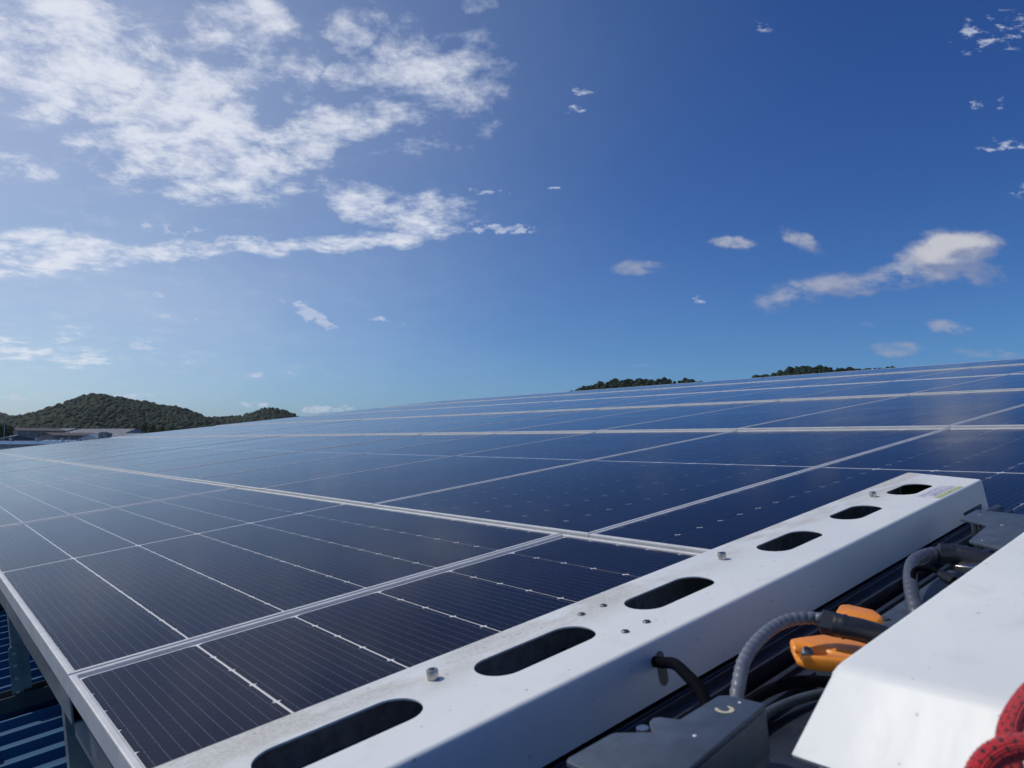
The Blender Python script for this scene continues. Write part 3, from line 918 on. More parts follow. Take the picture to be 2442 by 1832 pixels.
# bracket near the camera: slate channel with a marked top
b0 = [A(0.383, -1.061, .11), A(0.3775, -1.0255, .11), A(0.372, -1.020, .11), A(0.314, -1.0205, .11), A(0.307, -1.0045, .11), A(0.302, -1.0015, .11), A(0.295, -1.003, .11), A(0.288, -1.010, .11), A(0.283, -1.0175, .11), A(0.262, -0.9935, .11), A(0.257, -0.992, .11), A(0.208, -0.992, .11), A(0.203, -0.995, .11), A(0.204, -1.016, .11), A(0.150, -1.050, .11), A(0.145, -1.0855, .11)]
br = rb('bracket', prism([p[:2] for p in b0], 0.1045, 0.1100, 'z', bevel=0.0012), M_SLATE)
q0 = A(0.383, -1.061, .11); q1 = A(0.145, -1.0855, .11)
mesh_obj('bracket_flange', prism([(q1[0], q1[1]), (q0[0], q0[1]), (q0[0], q0[1] + 0.005), (q1[0], q1[1] + 0.005)], 0.066, 0.1043, 'z', bevel=0.0010), br, M_SLATE)
mesh_obj('bracket_leg', box(q0[0] - 0.032, q0[0] - 0.001, q0[1] + 0.0002, q0[1] + 0.0048, 0.0082, 0.0718, bevel=0.001), br, M_SLATE)
mesh_obj('bracket_leg', box(q0[0] - 0.005, q0[0] - 0.0005, q0[1] + 0.006, q0[1] + 0.034, 0.0082, 0.104, bevel=0.0008), br, M_SLATE)
mesh_obj('bracket_foot', box(q0[0] - 0.09, q0[0] + 0.01, q0[1] - 0.05, q0[1] - 0.002, 0.0080, 0.0125, bevel=0.001), br, M_SLATE)
# hook-shaped paint-marker stroke on top
cp = A(0.352, -1.0395, .11)
hk = [(cp[0] + 0.0060 * math.cos(R(a)), cp[1] + 0.0068 * math.sin(R(a))) for a in range(-250, 20, 15)]
hv_, hf_ = [], []
for i, (x, y) in enumerate(hk):
    t = i / (len(hk) - 1); w = 0.0011 + 0.0008 * math.sin(t * 3.1) + 0.0003 * math.sin(t * 11)
    dx, dy = (x - cp[0]), (y - cp[1]); L_ = math.hypot(dx, dy)
    hv_ += [(x - dx / L_ * w, y - dy / L_ * w, 0.1103), (x + dx / L_ * w, y + dy / L_ * w, 0.1103)]
for i in range(len(hk) - 1): hf_.append((2 * i, 2 * i + 1, 2 * i + 3, 2 * i + 2))
hm = bpy.data.meshes.new('marker_hook'); hm.from_pydata(hv_, [], hf_)
mesh_obj('marker_hook', hm, br, M_CHALK)
for u, vv, s_ in ((0.3705, -1.043, 1), (0.298, -1.048, 1.2)):
    p = A(u, vv, 0.1102)
    mesh_obj('chip', lathe([(0.0016 * s_, 0), (0.001 * s_, 0.0006)], 6, 'chip', Matrix.Translation(p)), br, M_LABEL)
p = A(0.283, -1.008, 0)
mesh_obj('dowel', lathe([(0.0055, 0.09), (0.0055, 0.107)], 18, 'dowel', Matrix.Translation((p[0] + .004, p[1] + .006, 0))), br, M_STEEL)

# orange bracket halves
def orange(name, pts, z0, z1):
    return rb(name, prism([A(*p, 0)[:2] for p in pts], z0, z1, 'z', bevel=0.004), M_ORANGE)

oa = orange('orange_bracket', [(0.592, -0.962), (0.604, -0.968), (0.640, -0.994), (0.640, -1.09), (0.592, -1.09), (0.556, -1.003), (0.560, -0.988)], 0.067, 0.084)
ob = orange('orange_bracket', [(0.735, -0.952), (0.742, -0.962), (0.738, -0.995), (0.720, -1.014), (0.700, -1.018), (0.690, -1.000), (0.700, -0.962)], 0.045, 0.084)
# screw in its hollow
hp = A(0.5660, -0.9960, 0.0)
eb = bpy.data.objects.new('cutter', lathe([(0.0005, -0.012), (0.007, -0.0095), (0.011, -0.004), (0.0122, 0.002), (0.0122, 0.02)], 28, 'cutter')); C.objects.link(eb)
eb.data.transform(Matrix.Translation((hp[0] + 0.004, hp[1] - 0.006, 0.0842)) @ Matrix.Rotation(R(-68), 4, 'Z') @ Matrix.Diagonal((1.9, 0.85, 1.0, 1.0)))
eb.matrix_world = ROB
bpy.context.view_layer.update()
md = oa.modifiers.new('b', 'BOOLEAN'); md.object = eb; md.operation = 'DIFFERENCE'; md.solver = 'EXACT'
nm = bpy.data.meshes.new_from_object(oa.evaluated_get(bpy.context.evaluated_depsgraph_get()))
oa.modifiers.clear(); oa.data = nm
bpy.data.objects.remove(eb)
mesh_obj('screw', lathe([(0.0060, 0), (0.0064, 0.001), (0.0064, 0.007), (0.0058, 0.0078), (0.0034, 0.0079), (0.0032, 0.0045), (0.0004, 0.0044)], 24, 'screw', Matrix.Translation((hp[0], hp[1], 0.0800)) @ Matrix.Rotation(R(38), 4, 'X')), oa, M_STEEL)
bs = A(0.700, -1.045, 0)
rb('blue_sticker', box(bs[0] - 0.012, bs[0] + 0.03, bs[1] - 0.02, bs[1] + 0.022, 0.060, 0.066, bevel=0.001), M_BLUE)

# spiral-wrapped hoses
def wrap(pitch, depth=0.16):
    def f(a, s, i):
        ph = (s / pitch + a) % 1.0
        return 1.0 - depth * (abs(ph - 0.5) * 2) ** 2.2
    return f

hp1 = [A(0.352, -1.020, .035), A(0.388, -1.016, .060), A(0.430, -1.000, .090), A(0.470, -0.985, .105), A(0.520, -0.978, .114), A(0.565, -0.980, .116), A(0.592, -0.996, .114), A(0.592, -1.016, .112)]
rb('spiral_hose', tube(catmull(hp1, 34), 0.0072, 24, 'spiral_hose', wrap(0.0098)), M_HOSE)
# elbow fitting
ep = catmull([A(0.590, -1.012, .112), A(0.592, -1.030, .111), A(0.602, -1.052, .106), A(0.625, -1.085, .090)], 8)
def elb(a, s, i):
    return 1.0 + (0.10 if (0.016 < s < 0.020) else 0) + (0.04 if s < .014 else 0)
rb('elbow_fitting', tube(ep, 0.0125, 28, 'elbow_fitting', elb), M_FITTING)
nd_ = (Vector(A(0.592, -1.030, .111)) - Vector(A(0.590, -1.012, .112))).normalized()
mm = Matrix.Translation(A(0.589, -1.006, .1125)) @ nd_.to_track_quat('Z', 'Y').to_matrix().to_4x4()
rb('hose_nut', lathe([(0.0108, 0), (0.0142, 0.003), (0.0142, 0.0155), (0.0125, 0.017)], 8, 'hose_nut', mm), M_FITTING)

hp2 = [A(0.775, -1.03, .025), A(0.81, -1.015, .055), A(0.86, -0.990, .075), A(0.915, -0.968, .085), A(0.965, -0.955, .088), A(1.015, -0.955, .086), A(1.045, -0.968, .083)]
rb('spiral_hose', tube(catmull(hp2, 34), 0.0095, 24, 'spiral_hose2', wrap(0.013, 0.12)), M_HOSE2)
ep = catmull([A(1.036, -0.962, .083), A(1.044, -0.981, .082), A(1.048, -1.006, .078), A(1.055, -1.06, .062)], 8)
rb('elbow_fitting', tube(ep, 0.0150, 28, 'elbow2', elb), M_FITTING)
nd_ = (Vector(A(1.044, -0.981, .082)) - Vector(A(1.034, -0.962, .083))).normalized()
mm = Matrix.Translation(A(1.034, -0.960, .083)) @ nd_.to_track_quat('Z', 'Y').to_matrix().to_4x4()
rb('hose_nut', lathe([(0.012, 0), (0.0165, 0.003), (0.0165, 0.018), (0.0145, 0.020)], 8, 'nut2', mm), M_FITTING)
thin = [A(0.912, -1.045, .074), A(0.915, -1.010, .088), A(0.916, -0.992, .092), A(0.905, -0.980, .092), A(0.882, -0.984, .086), A(0.855, -0.994, .070), A(0.835, -1.005, .040)]
rb('thin_hose', tube(catmull(thin, 12), 0.0038, 14, 'thin_hose'), M_RUBBER)
nd_ = (Vector(thin[0]) - Vector(thin[1])).normalized()
mm = Matrix.Translation(A(0.914, -1.006, .088)) @ nd_.to_track_quat('Z', 'Y').to_matrix().to_4x4()
rb('hose_nut', lathe([(0.0055, 0), (0.0062, 0.006), (0.0085, 0.007), (0.0085, 0.019), (0.007, 0.020)], 8, 'nut3', mm), M_FITTING)

# black cables: one leaves a cut-out in the cover's side
cb = [A(0.470, -0.845, .070), A(0.462, -0.880, .078), A(0.440, -0.915, .092), A(0.415, -0.950, .098), A(0.395, -0.982, .096), A(0.372, -1.010, .085), A(0.355, -1.03, .06)]
rb('power_cable', tube(catmull(cb, 12), 0.0062, 18, 'power_cable'), M_RUBBER)
cx_, cy_, _ = A(0.472, -0.884, 0.0)
slot_pts = [(0.0075 * math.cos(R(a)), 0.066 + 0.010 + 0.0075 * math.sin(R(a))) for a in range(0, 181, 20)] + [(0.0075 * math.cos(R(a)), 0.052 + 0.0075 * math.sin(R(a))) for a in range(180, 361, 20)]
def yside(z): return YC - (ZT - z) / (ZT - 0.0335) * 0.0080
vv_ = [(cx_ + 0.004 + a, yside(b) - 0.0007, b) for a, b in slot_pts]
nn = len(vv_)
cm = bpy.data.meshes.new('cable_cutout'); cm.from_pydata(vv_, [], [tuple(range(nn))])
mesh_obj('cable_cutout', cm, cover, M_WBROWN)
cb2 = [A(0.40, -0.992, .035), A(0.45, -0.985, .056), A(0.50, -0.996, .066), A(0.545, -1.018, .064), A(0.60, -1.06, .045)]
rb('power_cable', tube(catmull(cb2, 12), 0.0060, 18, 'power_cable2'), M_RUBBER)
cb3 = [A(0.43, -0.985, .012), A(0.52, -0.965, .020), A(0.62, -0.985, .016), A(0.66, -1.05, .014)]
rb('power_cable', tube(catmull(cb3, 10), 0.0055, 16, 'power_cable3'), M_SLATE)
# gearbox and shiny coupling beside the rear cover
rb('motor_housing', box(0.36, 0.52, -0.46, -0.275, 0.0078, 0.050, bevel=0.004), M_DARKALU)
mm = Matrix.Translation(A(0.470, -1.060, .045)) @ Matrix.Rotation(R(90), 4, 'Y') @ Matrix.Rotation(R(20), 4, 'X')
rb('shaft_coupling', lathe([(0.011, -0.014), (0.0135, -0.012), (0.0135, -0.004), (0.0115, -0.003), (0.0115, 0.002), (0.0135, 0.003), (0.0135, 0.012), (0.011, 0.014)], 28, 'coupling', mm), M_STEEL)
mm = Matrix.Translation(A(0.41, -1.03, .018)) @ Matrix.Rotation(R(70), 4, 'Y')
rb('hex_bolt', lathe([(0.007, 0), (0.007, 0.006), (0.004, 0.0061), (0.004, 0.018)], 6, 'hexbolt', mm), M_STEEL)

# -- rear cover: big folded white housing
YB = -0.3655; ZB = 0.170
# section along x of the sloping end, then a long straight back; built as rounded loft
XE = 0.3545
sec = []
rcb = 0.010
outl = [(XE - 0.025, 0.1130), (XE - 0.0530, 0.1140), (XE - 0.0560, 0.1180)]
fold = Vector((XE, ZB))
d1_ = (Vector((XE - 0.0560, 0.1180)) - fold).normalized(); d2_ = Vector((1, 0))
pA = fold + d1_ * 0.008; pB = fold + d2_ * 0.008
for t in [0, .25, .5, .75, 1]:
    outl.append(tuple((1 - t) ** 2 * pA + 2 * t * (1 - t) * fold + t * t * pB))
outl += [(1.9, ZB), (1.9, 0.05), (XE - 0.018, 0.05)]
# outl is (x, z); loft across y with rounded long edge
ys = [(YB, 0.0075), (YB - 0.0012, 0.0035), (YB - 0.0035, 0.0012), (YB - 0.0075, 0.0), (YB - 0.60, 0.0)]
hv2, hf2 = [], []
for y, dz in ys:
    for (x, z) in outl:
        top = z > 0.06
        xx = x + (dz * 1.0 if x < XE - 0.004 else 0)
        hv2.append((xx, y + (0.0125 * (ZB - z) / 0.052 if x < XE - 0.001 and z > 0.06 and y > YB - 0.1 else 0.0), z - (dz if z > 0.12 else dz * .4 if top else 0)))
no = len(outl)
for i in range(len(ys) - 1):
    for j in range(no):
        hf2.append((i * no + j, i * no + (j + 1) % no, (i + 1) * no + (j + 1) % no, (i + 1) * no + j))
hf2.append(tuple(range(no))); hf2.append(tuple(range((len(ys) - 1) * no, len(ys) * no)))
rme = pyd('rear_cover', hv2, hf2)
rme.polygons.foreach_set('use_smooth', [True] * len(rme.polygons))
rme.set_sharp_from_angle(angle=R(38))
rear = rb('rear_cover', rme, M_WHITE)

# ------------------------------------------------------------------ red rope
rp = [A(0.40, -1.335, .196), A(0.362, -1.290, .197), A(0.338, -1.281, .197), A(0.312, -1.2785, .194), A(0.290, -1.2785, .188), A(0.272, -1.283, .180), A(0.262, -1.290, .168), A(0.252, -1.300, .162), A(0.236, -1.300, .164),
      A(0.222, -1.286, .176), A(0.2235, -1.2835, .190), A(0.234, -1.2885, .200), A(0.245, -1.300, .204), A(0.256, -1.318, .203), A(0.268, -1.340, .198)]
def braid(a, s, i):
    return 1.0 + 0.05 * math.sin(2 * math.pi * (a * 6 + s * 200)) * math.sin(2 * math.pi * (a * 6 - s * 200))
rope = empty('safety_rope', ROB)
tag(rope, 'thick red braided rope with black flecks, knotted on the end of the white rear cover', 'rope')
mesh_obj('strand', tube(catmull(rp, 40), 0.0063, 48, 'strand', braid, uvlen=True), rope, M_ROPE)
rp2 = [A(0.318, -1.335, .190), A(0.300, -1.312, .193), A(0.286, -1.3035, .194), A(0.270, -1.3065, .190), A(0.260, -1.316, .180), A(0.256, -1.33, .170)]
mesh_obj('strand', tube(catmull(rp2, 40), 0.0058, 48, 'strand2', braid, uvlen=True), rope, M_ROPE)


# ------------------------------------------------------------------ the country beyond: frame with origin below the camera, x to the right, y ahead
TOWN = Matrix.Translation((-0.2266, -1.4302, 0)) @ Matrix(((RH.x, FH.x, 0), (RH.y, FH.y, 0), (0, 0, 1))).to_4x4()
g = pyd('ground', [(-4000, -3000, G0), (4000, -3000, G0), (4000, 5000, G0), (-4000, 5000, G0)], [(0, 1, 2, 3)])
go = mesh_obj('ground', g, None, M_GROUND); go.matrix_world = TOWN; tag(go, kind='structure')


def interp(x, pts):
    if x <= pts[0][0]: return pts[0][1]
    for (a, b), (c, d) in zip(pts, pts[1:]):
        if x <= c:
            t = (x - a) / (c - a)
            return b + (d - b) * t
    return pts[-1][1]


def ico(sub):
    bm = bmesh.new(); bmesh.ops.create_icosphere(bm, subdivisions=sub, radius=1.0)
    v = np.array([x.co[:] for x in bm.verts]); f = np.array([[y.index for y in x.verts] for x in bm.faces]); bm.free()
    return v, f


def big_mesh(name, V, F, tint=None):
    me = bpy.data.meshes.new(name)
    me.vertices.add(len(V)); me.vertices.foreach_set('co', V.astype(np.float32).ravel())
    me.loops.add(F.size); me.loops.foreach_set('vertex_index', F.astype(np.int32).ravel())
    me.polygons.add(len(F)); k_ = F.shape[1]
    me.polygons.foreach_set('loop_start', np.arange(0, F.size, k_, dtype=np.int32))
    me.update(calc_edges=True); me.validate()
    if tint is not None:
        at = me.attributes.new('tint', 'FLOAT', 'POINT'); at.data.foreach_set('value', tint.astype(np.float32))
    return me


IV, IF = ico(2)
VARS = []
for q in range(8):
    vv = IV.copy()
    for i, p in enumerate(vv):
        n_ = mnoise.noise(Vector(p * 1.9) + Vector((q * 7.1, 0, 0))) * 0.35 + mnoise.noise(Vector(p * 5) + Vector((0, q * 5.0, 0))) * 0.28
        vv[i] = p * (1 + n_)
    VARS.append(vv)


def hill(name, D, profile, depth, r0, r1, spacing, rad, seed, floor=G0):
    """profile: ridge height against lateral metres, ridge at distance D, slope runs towards the viewer"""
    rs = np.random.RandomState(seed)

    def H(x, y):
        t = (y - (D - depth)) / depth               # 0 at foot, 1 at ridge
        if t <= 0: return floor
        side = 1.0 if t <= 1 else max(0.0, 1 - (t - 1) * 1.4)
        tt = min(t, 1.0)
        zr = interp(x * D / max(y, 1), profile)
        spur = mnoise.noise(Vector((x / 90.0, y / 240.0, seed))) * 0.18 * math.sin(math.pi * tt)
        sm = (tt ** 0.85) * (1 + spur)
        return floor + (zr - floor) * sm * side
    nx, ny = 90, 40
    V, F = [], []
    for j in range(ny + 1):
        y = D - depth + (depth * 1.9) * j / ny
        for i in range(nx + 1):
            x = r0 + (r1 - r0) * i / nx
            V.append((x, y, H(x, y) - (0.6 * rad)))
    for j in range(ny):
        for i in range(nx):
            a = j * (nx + 1) + i
            F.append((a, a + 1, a + nx + 2, a + nx + 1))
    me = big_mesh(name, np.array(V), np.array(F))
    o = mesh_obj(name, me, None, M_SOIL); o.matrix_world = TOWN; tag(o, kind='structure')
    # canopy
    pts = []
    x = r0
    while x < r1:
        y = D - depth
        while y < D + depth * 0.12:
            px, py = x + rs.uniform(-.5, .5) * spacing, y + rs.uniform(-.5, .5) * spacing
            pts.append((px, py, H(px, py)))
            y += spacing * (1.0 if y > D - depth * 0.5 else 1.15)
        x += spacing
    Vs, Fs, Ts = [], [], []
    base = 0
    for (px, py, pz) in pts:
        va = VARS[rs.randint(8)]
        s = rad * (rs.uniform(0.5, 1.15) if rs.rand() < 0.85 else rs.uniform(1.2, 1.6))
        a = rs.uniform(0, 6.28); ca, sa = math.cos(a), math.sin(a)
        sc = np.array([s, s, s * rs.uniform(0.8, 1.25)])
        w = va * sc
        w = np.stack([w[:, 0] * ca - w[:, 1] * sa, w[:, 0] * sa + w[:, 1] * ca, w[:, 2]], 1)
        big = mnoise.noise(Vector((px / 60, py / 60, 3.0))) * 0.5 + 0.5
        Vs.append(w + np.array([px, py, pz + rs.uniform(-0.3, 0.25) * rad])); Fs.append(IF + base); base += len(va)
        Ts.append(np.full(len(va), np.clip(0.5 * big + 0.9 * rs.rand() ** 2 - 0.1, 0, 1)))
    me = big_mesh('forest', np.concatenate(Vs), np.concatenate(Fs), np.concatenate(Ts))
    o = mesh_obj('forest', me, None, M_FOREST); o.matrix_world = TOWN
    return o, len(pts)


ZC = 0.387


def prof_px(pts, scale, x0, y0, D):
    """silhouette read off as bearings -> metres at distance D"""
    return [((x0 + a / scale - 1221) / 1728.3 * D, (1048 - (y0 + b / scale)) / 1728.3 * D + ZC) for a, b in pts]


D1 = 1250.0
main = prof_px([(-600, 265), (-250, 275), (0, 262), (80, 257), (230, 238), (330, 208), (450, 170), (560, 121), (640, 106), (700, 108), (850, 135), (1000, 160), (1110, 184), (1200, 193), (1300, 226), (1400, 266), (1500, 300), (1700, 345), (2000, 372)], 2.765, 0, 900, D1)
o, n1 = hill('hill', D1, [(a, b - 3.5) for a, b in main], 430, -1010, -350, 5.6, 3.6, 3)
tag(o, 'dark green forest covering the tall rounded hill beyond the buildings', 'forest', kind='stuff')
D2 = 1500.0
right = prof_px([(1200, 300), (1350, 270), (1480, 258), (1600, 252), (1700, 220), (1760, 204), (1830, 200), (1900, 214), (1990, 256), (2060, 262), (2110, 244), (2160, 240), (2200, 268), (2400, 330)], 2.765, 0, 900, D2)
o, n2 = hill('hill', D2, [(a, b - 3.5) for a, b in right], 330, -720, -270, 5.8, 3.7, 8)
tag(o, 'dark forest on the lower hill that rises just right of the tall hill', 'forest', kind='stuff')
D3 = 2900.0
far = prof_px([(-700, 240), (-300, 250), (-60, 238), (0, 232), (30, 236), (80, 254), (160, 300)], 2.765, 0, 900, D3)
o, n3 = hill('hill', D3, far, 500, -2500, -1850, 14, 9, 11)
tag(o, 'hazy blue-green forest on the faint distant hill at the left edge', 'forest', kind='stuff')
D4 = 620.0
DOWN = 1.8
rr1 = prof_px([(1100, 300), (1340, 215), (1380, 200), (1450, 176), (1600, 143), (1700, 133), (1800, 128), (1950, 134), (2060, 143), (2130, 141), (2200, 140), (2300, 150)], 2.458, 800, 850, D4)
rr2 = prof_px([(-200, 215), (0, 230), (150, 226), (330, 218), (430, 216), (500, 205), (560, 196), (600, 188), (700, 160), (800, 139), (930, 138), (985, 150), (1100, 151), (1250, 153), (1380, 142), (1440, 146), (1600, 158), (1900, 170)], 2.627, 1600, 820, D4)
pr_ = sorted([p for p in rr1 if p[0] < rr2[1][0]] + rr2[1:])
pr_ = [(a, b - DOWN) for a, b in pr_]
pr_ = [(a, b - (9.0 if 167 < a < 199 else 0)) for a, b in pr_]
pr_ = [(a, b - (7.0 if a > 326 else 0)) for a, b in pr_]
o, n4 = hill('hill', D4, pr_, 150, 20, 340, 3.2, 2.0, 21)
tag(o, 'line of dark woodland on the low hill peeping over the upper edge of the array', 'forest', kind='stuff')

# ------------------------------------------------------------------ buildings
US = 360.0 / 1728.3 / 5.53       # metres per unit of the survey sketch at 360 m


def bx(cx, D): return ((cx / 5.53) - 1221) / 1728.3 * D
def bz(cy, D): return (1048 - (920 + cy / 5.53)) / 1728.3 * D + ZC


def gable(name, label, cat, cx0, cx1, D, length, yaw, cy_eave, cy_ridge, wallm, roofm, wins=(), group=None, over=0.5, side_m=None, vents=0, sidewins=0):
    x0, x1 = bx(cx0, D), bx(cx1, D)
    w = (x1 - x0) / max(0.3, math.cos(yaw))
    ze, zr = bz(cy_eave, D) - G0, bz(cy_ridge, D) - G0
    root = empty(name, TOWN @ Matrix.Translation(((x0 + x1) / 2, D, G0)) @ Matrix.Rotation(-yaw, 4, 'Z'))
    tag(root, label, cat, group)
    h = w / 2
    mesh_obj('wall', prism([(-h, 0), (h, 0), (h, ze), (0, zr), (-h, ze)], 0, length, 'y'), root, wallm)
    sl = (zr - ze) / h
    t = 0.18
    e = h + over
    ro = mesh_obj('roof', prism([(-e, ze - sl * over + 0.03), (0, zr + 0.03), (e, ze - sl * over + 0.03), (e, ze - sl * over + 0.03 + t), (0, zr + 0.03 + t), (-e, ze - sl * over + 0.03 + t)], -over, length + over, 'y'), root, roofm)
    for i in range(vents):
        yy = length * (0.12 + 0.3 * i)
        vm = lathe([(0.3, -0.2), (0.3, 0.35), (0.55, 0.5), (0.6, 0.8), (0.45, 1.05), (0.1, 1.15)], 12, 'vent', Matrix.Translation((0.6 * h * 0, yy, zr + 0.2)))
        mesh_obj('roof_vent', vm, ro, M_STEEL)
    for (a, b, ww, hh) in wins:        # a along the gable as a fraction, b height
        fx_ = a * w
        fr = mesh_obj('window', box(fx_ - ww / 2 - .15, fx_ + ww / 2 + .15, -0.10, -0.003, b - hh / 2 - .15, b + hh / 2 + .15), root, M_FRAMEW)
        mesh_obj('pane', box(fx_ - ww / 2, fx_ + ww / 2, -0.13, -0.102, b - hh / 2, b + hh / 2), fr, M_PANE)
    for i in range(sidewins):
        yy = length * (i + 0.7) / (sidewins + 0.4)
        fr = mesh_obj('window', box(h + 0.003, h + 0.1, yy - 1, yy + 1, ze - 3, ze - 1.4), root, M_FRAMEW)
        mesh_obj('pane', box(h + 0.102, h + 0.13, yy - .8, yy + .8, ze - 2.8, ze - 1.6), fr, M_PANE)
    return root


def zl(cy, D): return bz(cy, D) - G0


gable('farm_house', 'grey gabled house with a brown roof, farthest left behind the blue roofs', 'house', 72, 372, 395, 26, R(24), 588, 553, M_WGREY, M_RBROWN, [(-0.33, zl(615, 395), 2.2, 1.1), (0.33, zl(622, 395), 2.2, 1.1)], 'gabled houses below the hill', 0.8, sidewins=3)
gable('farm_house', 'grey gabled house with brown side roof in front of the long grey barns', 'house', 562, 845, 370, 24, R(26), 650, 617, M_WGREY, M_RBROWN, [(-0.33, zl(671, 370), 2.0, 1.0), (0.33, zl(677, 370), 2.0, 1.0)], 'gabled houses below the hill', 0.8, sidewins=4)


def barn(label, cx0, cx1, D, depth, cy_eave, cy_ridge, inset_l, inset_r, roofm, wallm, group=None, name='barn', wall_cy=None):
    """long building seen from its side: front roof pitch, hipped ends"""
    x0, x1 = bx(cx0, D), bx(cx1, D)
    w = x1 - x0
    ze, zr = zl(cy_eave, D), zl(cy_ridge, D)
    root = empty(name, TOWN @ Matrix.Translation((x0, D, G0)))
    tag(root, label, 'barn' if name == 'barn' else 'building', group)
    mesh_obj('wall', box(0.6, w - 0.6, 0.6, depth - 0.6, 0, ze - 0.05), root, wallm)
    il, ir = bx(cx0 + inset_l, D) - x0, w - (bx(cx1, D) - bx(cx1 - inset_r, D))
    v = [(0, 0, ze), (w, 0, ze), (w, depth, ze), (0, depth, ze), (il, depth / 2, zr), (ir, depth / 2, zr)]
    v += [(a, b, c - 0.2) for a, b, c in v[:4]]
    f = [(0, 1, 5, 4), (1, 2, 5), (2, 3, 4, 5), (3, 0, 4), (0, 6, 7, 1), (1, 7, 8, 2), (2, 8, 9, 3), (3, 9, 6, 0), (6, 9, 8, 7)]
    ro = mesh_obj('roof', pyd('roof', v, f), root, roofm)
    nseam = int(w / 3.0)
    for i in range(1, nseam):
        xx = w * i / nseam
        if il < xx < ir:
            sv = [(xx - .06, 0, ze + .02), (xx + .06, 0, ze + .02), (xx + .06, depth / 2, zr + .02), (xx - .06, depth / 2, zr + .02)]
            sv2 = [(a, b, c + 0.12) for a, b, c in sv]
            mesh_obj('roof_seam', pyd('seam', sv + sv2, [(3, 2, 1, 0), (4, 5, 6, 7), (0, 1, 5, 4), (1, 2, 6, 5), (2, 3, 7, 6), (3, 0, 4, 7)]), ro, roofm)
    return root


barn('shorter long barn with a pale grey hipped roof, left of the pair below the hill', 596, 885, 460, 34, 603, 553, 55, 5, M_RGREY, M_WDARK, 'long grey roofed barns')
barn('longest barn with a pale grey hipped roof right below the hill', 835, 1665, 440, 40, 636, 557, 75, 25, M_RGREY, M_WDARK, 'long grey roofed barns')
barn('low dark grey shed running right from the concrete tower', 1480, 2150, 345, 20, 664, 618, 10, 10, M_RGREY, M_WDARK, None, 'long_shed')
gable('blue_shed', 'dark gabled shed with a pale blue roof at the left edge behind the vents', 'shed', 205, 470, 335, 30, R(-38), 690, 652, M_WDARK, M_RPALE, (), 'blue roofed sheds', 0.5)
gable('blue_shed', 'long shed with a sky blue roof and three round vents, nearest of the sheds', 'shed', -10, 215, 300, 30, R(56), 768, 727, M_WPALE, M_RBLUE, [(-0.30, zl(803, 300), 2.2, 0.8), (0.2, zl(807, 300), 2.2, 0.8)], 'blue roofed sheds', 0.5, vents=3, sidewins=3)
barn('shed with a pale blue roof just right of the roof vents', 488, 985, 330, 20, 762, 709, 10, 60, M_RPALE, M_WGREY, None, 'pale_shed')
gable('white_shed', 'small white gabled shed with corrugated end wall beside the concrete tower', 'shed', 1112, 1372, 335, 14, R(5), 695, 641, M_WWHITE, M_RPALE, [(-0.36, zl(718, 335), 1.2, 0.8), (-0.1, zl(720, 335), 1.0, 0.8), (0.2, zl(720, 335), 1.0, 0.8)], None, 0.15)
# concrete stair tower
D = 332
tw = empty('concrete_tower', TOWN @ Matrix.Translation((bx(1425, D), D, G0)) @ Matrix.Rotation(R(12), 4, 'Z'))
tag(tw, 'pale concrete block tower with a narrow dark opening between the white shed and dark shed', 'tower')
wt = (bx(1468, D) - bx(1372, D)) / 2
mesh_obj('wall', box(-wt, wt, 0, 3.6, 0, zl(614, D)), tw, M_CONC)
mesh_obj('parapet', box(-wt * 0.55, wt * 0.9, 0.3, 3.2, zl(614, D) + .002, zl(604, D)), tw, M_CONC)
mesh_obj('opening', box(-0.1, 0.38, -0.04, -0.003, zl(712, D), zl(660, D)), tw, M_WDARK)
o = mesh_obj('annex', box(wt + .004, wt + 1.5, 0.4, 3.2, 0, zl(618, D)), tw, M_WGREY)


def pole(cx, D, cy_top, label, kind='wood'):
    root = empty('utility_pole', TOWN @ Matrix.Translation((bx(cx, D), D, G0)))
    tag(root, label, 'pole', 'poles among the buildings')
    z = zl(cy_top, D)
    mesh_obj('mast', lathe([(0.17, 0), (0.11, z)], 10, 'mast'), root, M_CONC)
    if kind == 'wood':
        mesh_obj('crossarm', box(-0.9, 0.9, -0.06, 0.06, z - 0.5, z - 0.38), root, M_GALV)
        mesh_obj('crossarm', box(-0.7, 0.7, -0.06, 0.06, z - 1.6, z - 1.48), root, M_GALV)
        for dx in (-0.8, 0, 0.8):
            mesh_obj('insulator', lathe([(0.07, z - 0.37), (0.1, z - 0.2), (0.05, z - 0.08)], 8, 'ins', Matrix.Translation((dx, 0, 0))), root, M_FRAMEW)
    elif kind == 'lamp':
        mesh_obj('lamp_head', box(-1.4, 1.5, -0.25, 0.25, z - 0.1, z + 0.12, bevel=0.04), root, M_WGREY)
        mesh_obj('lamp_arm', box(-0.1, 0.1, -0.1, 0.1, z - 0.5, z - 0.102), root, M_WGREY)
    else:
        mesh_obj('cap', lathe([(0.15, z), (0.2, z + 0.1), (0.05, z + 0.3)], 8, 'cap'), root, M_CONC)


pole(150, 310, 466, 'tall utility pole with crossarms standing before the farthest left house')
pole(463, 350, 562, 'slim plain pole between the two gabled houses', 'plain')
pole(990, 300, 592, 'pole carrying a wide flat lamp head before the barns', 'lamp')
pole(622, 420, 530, 'slim plain pole rising behind the shorter barn', 'plain')

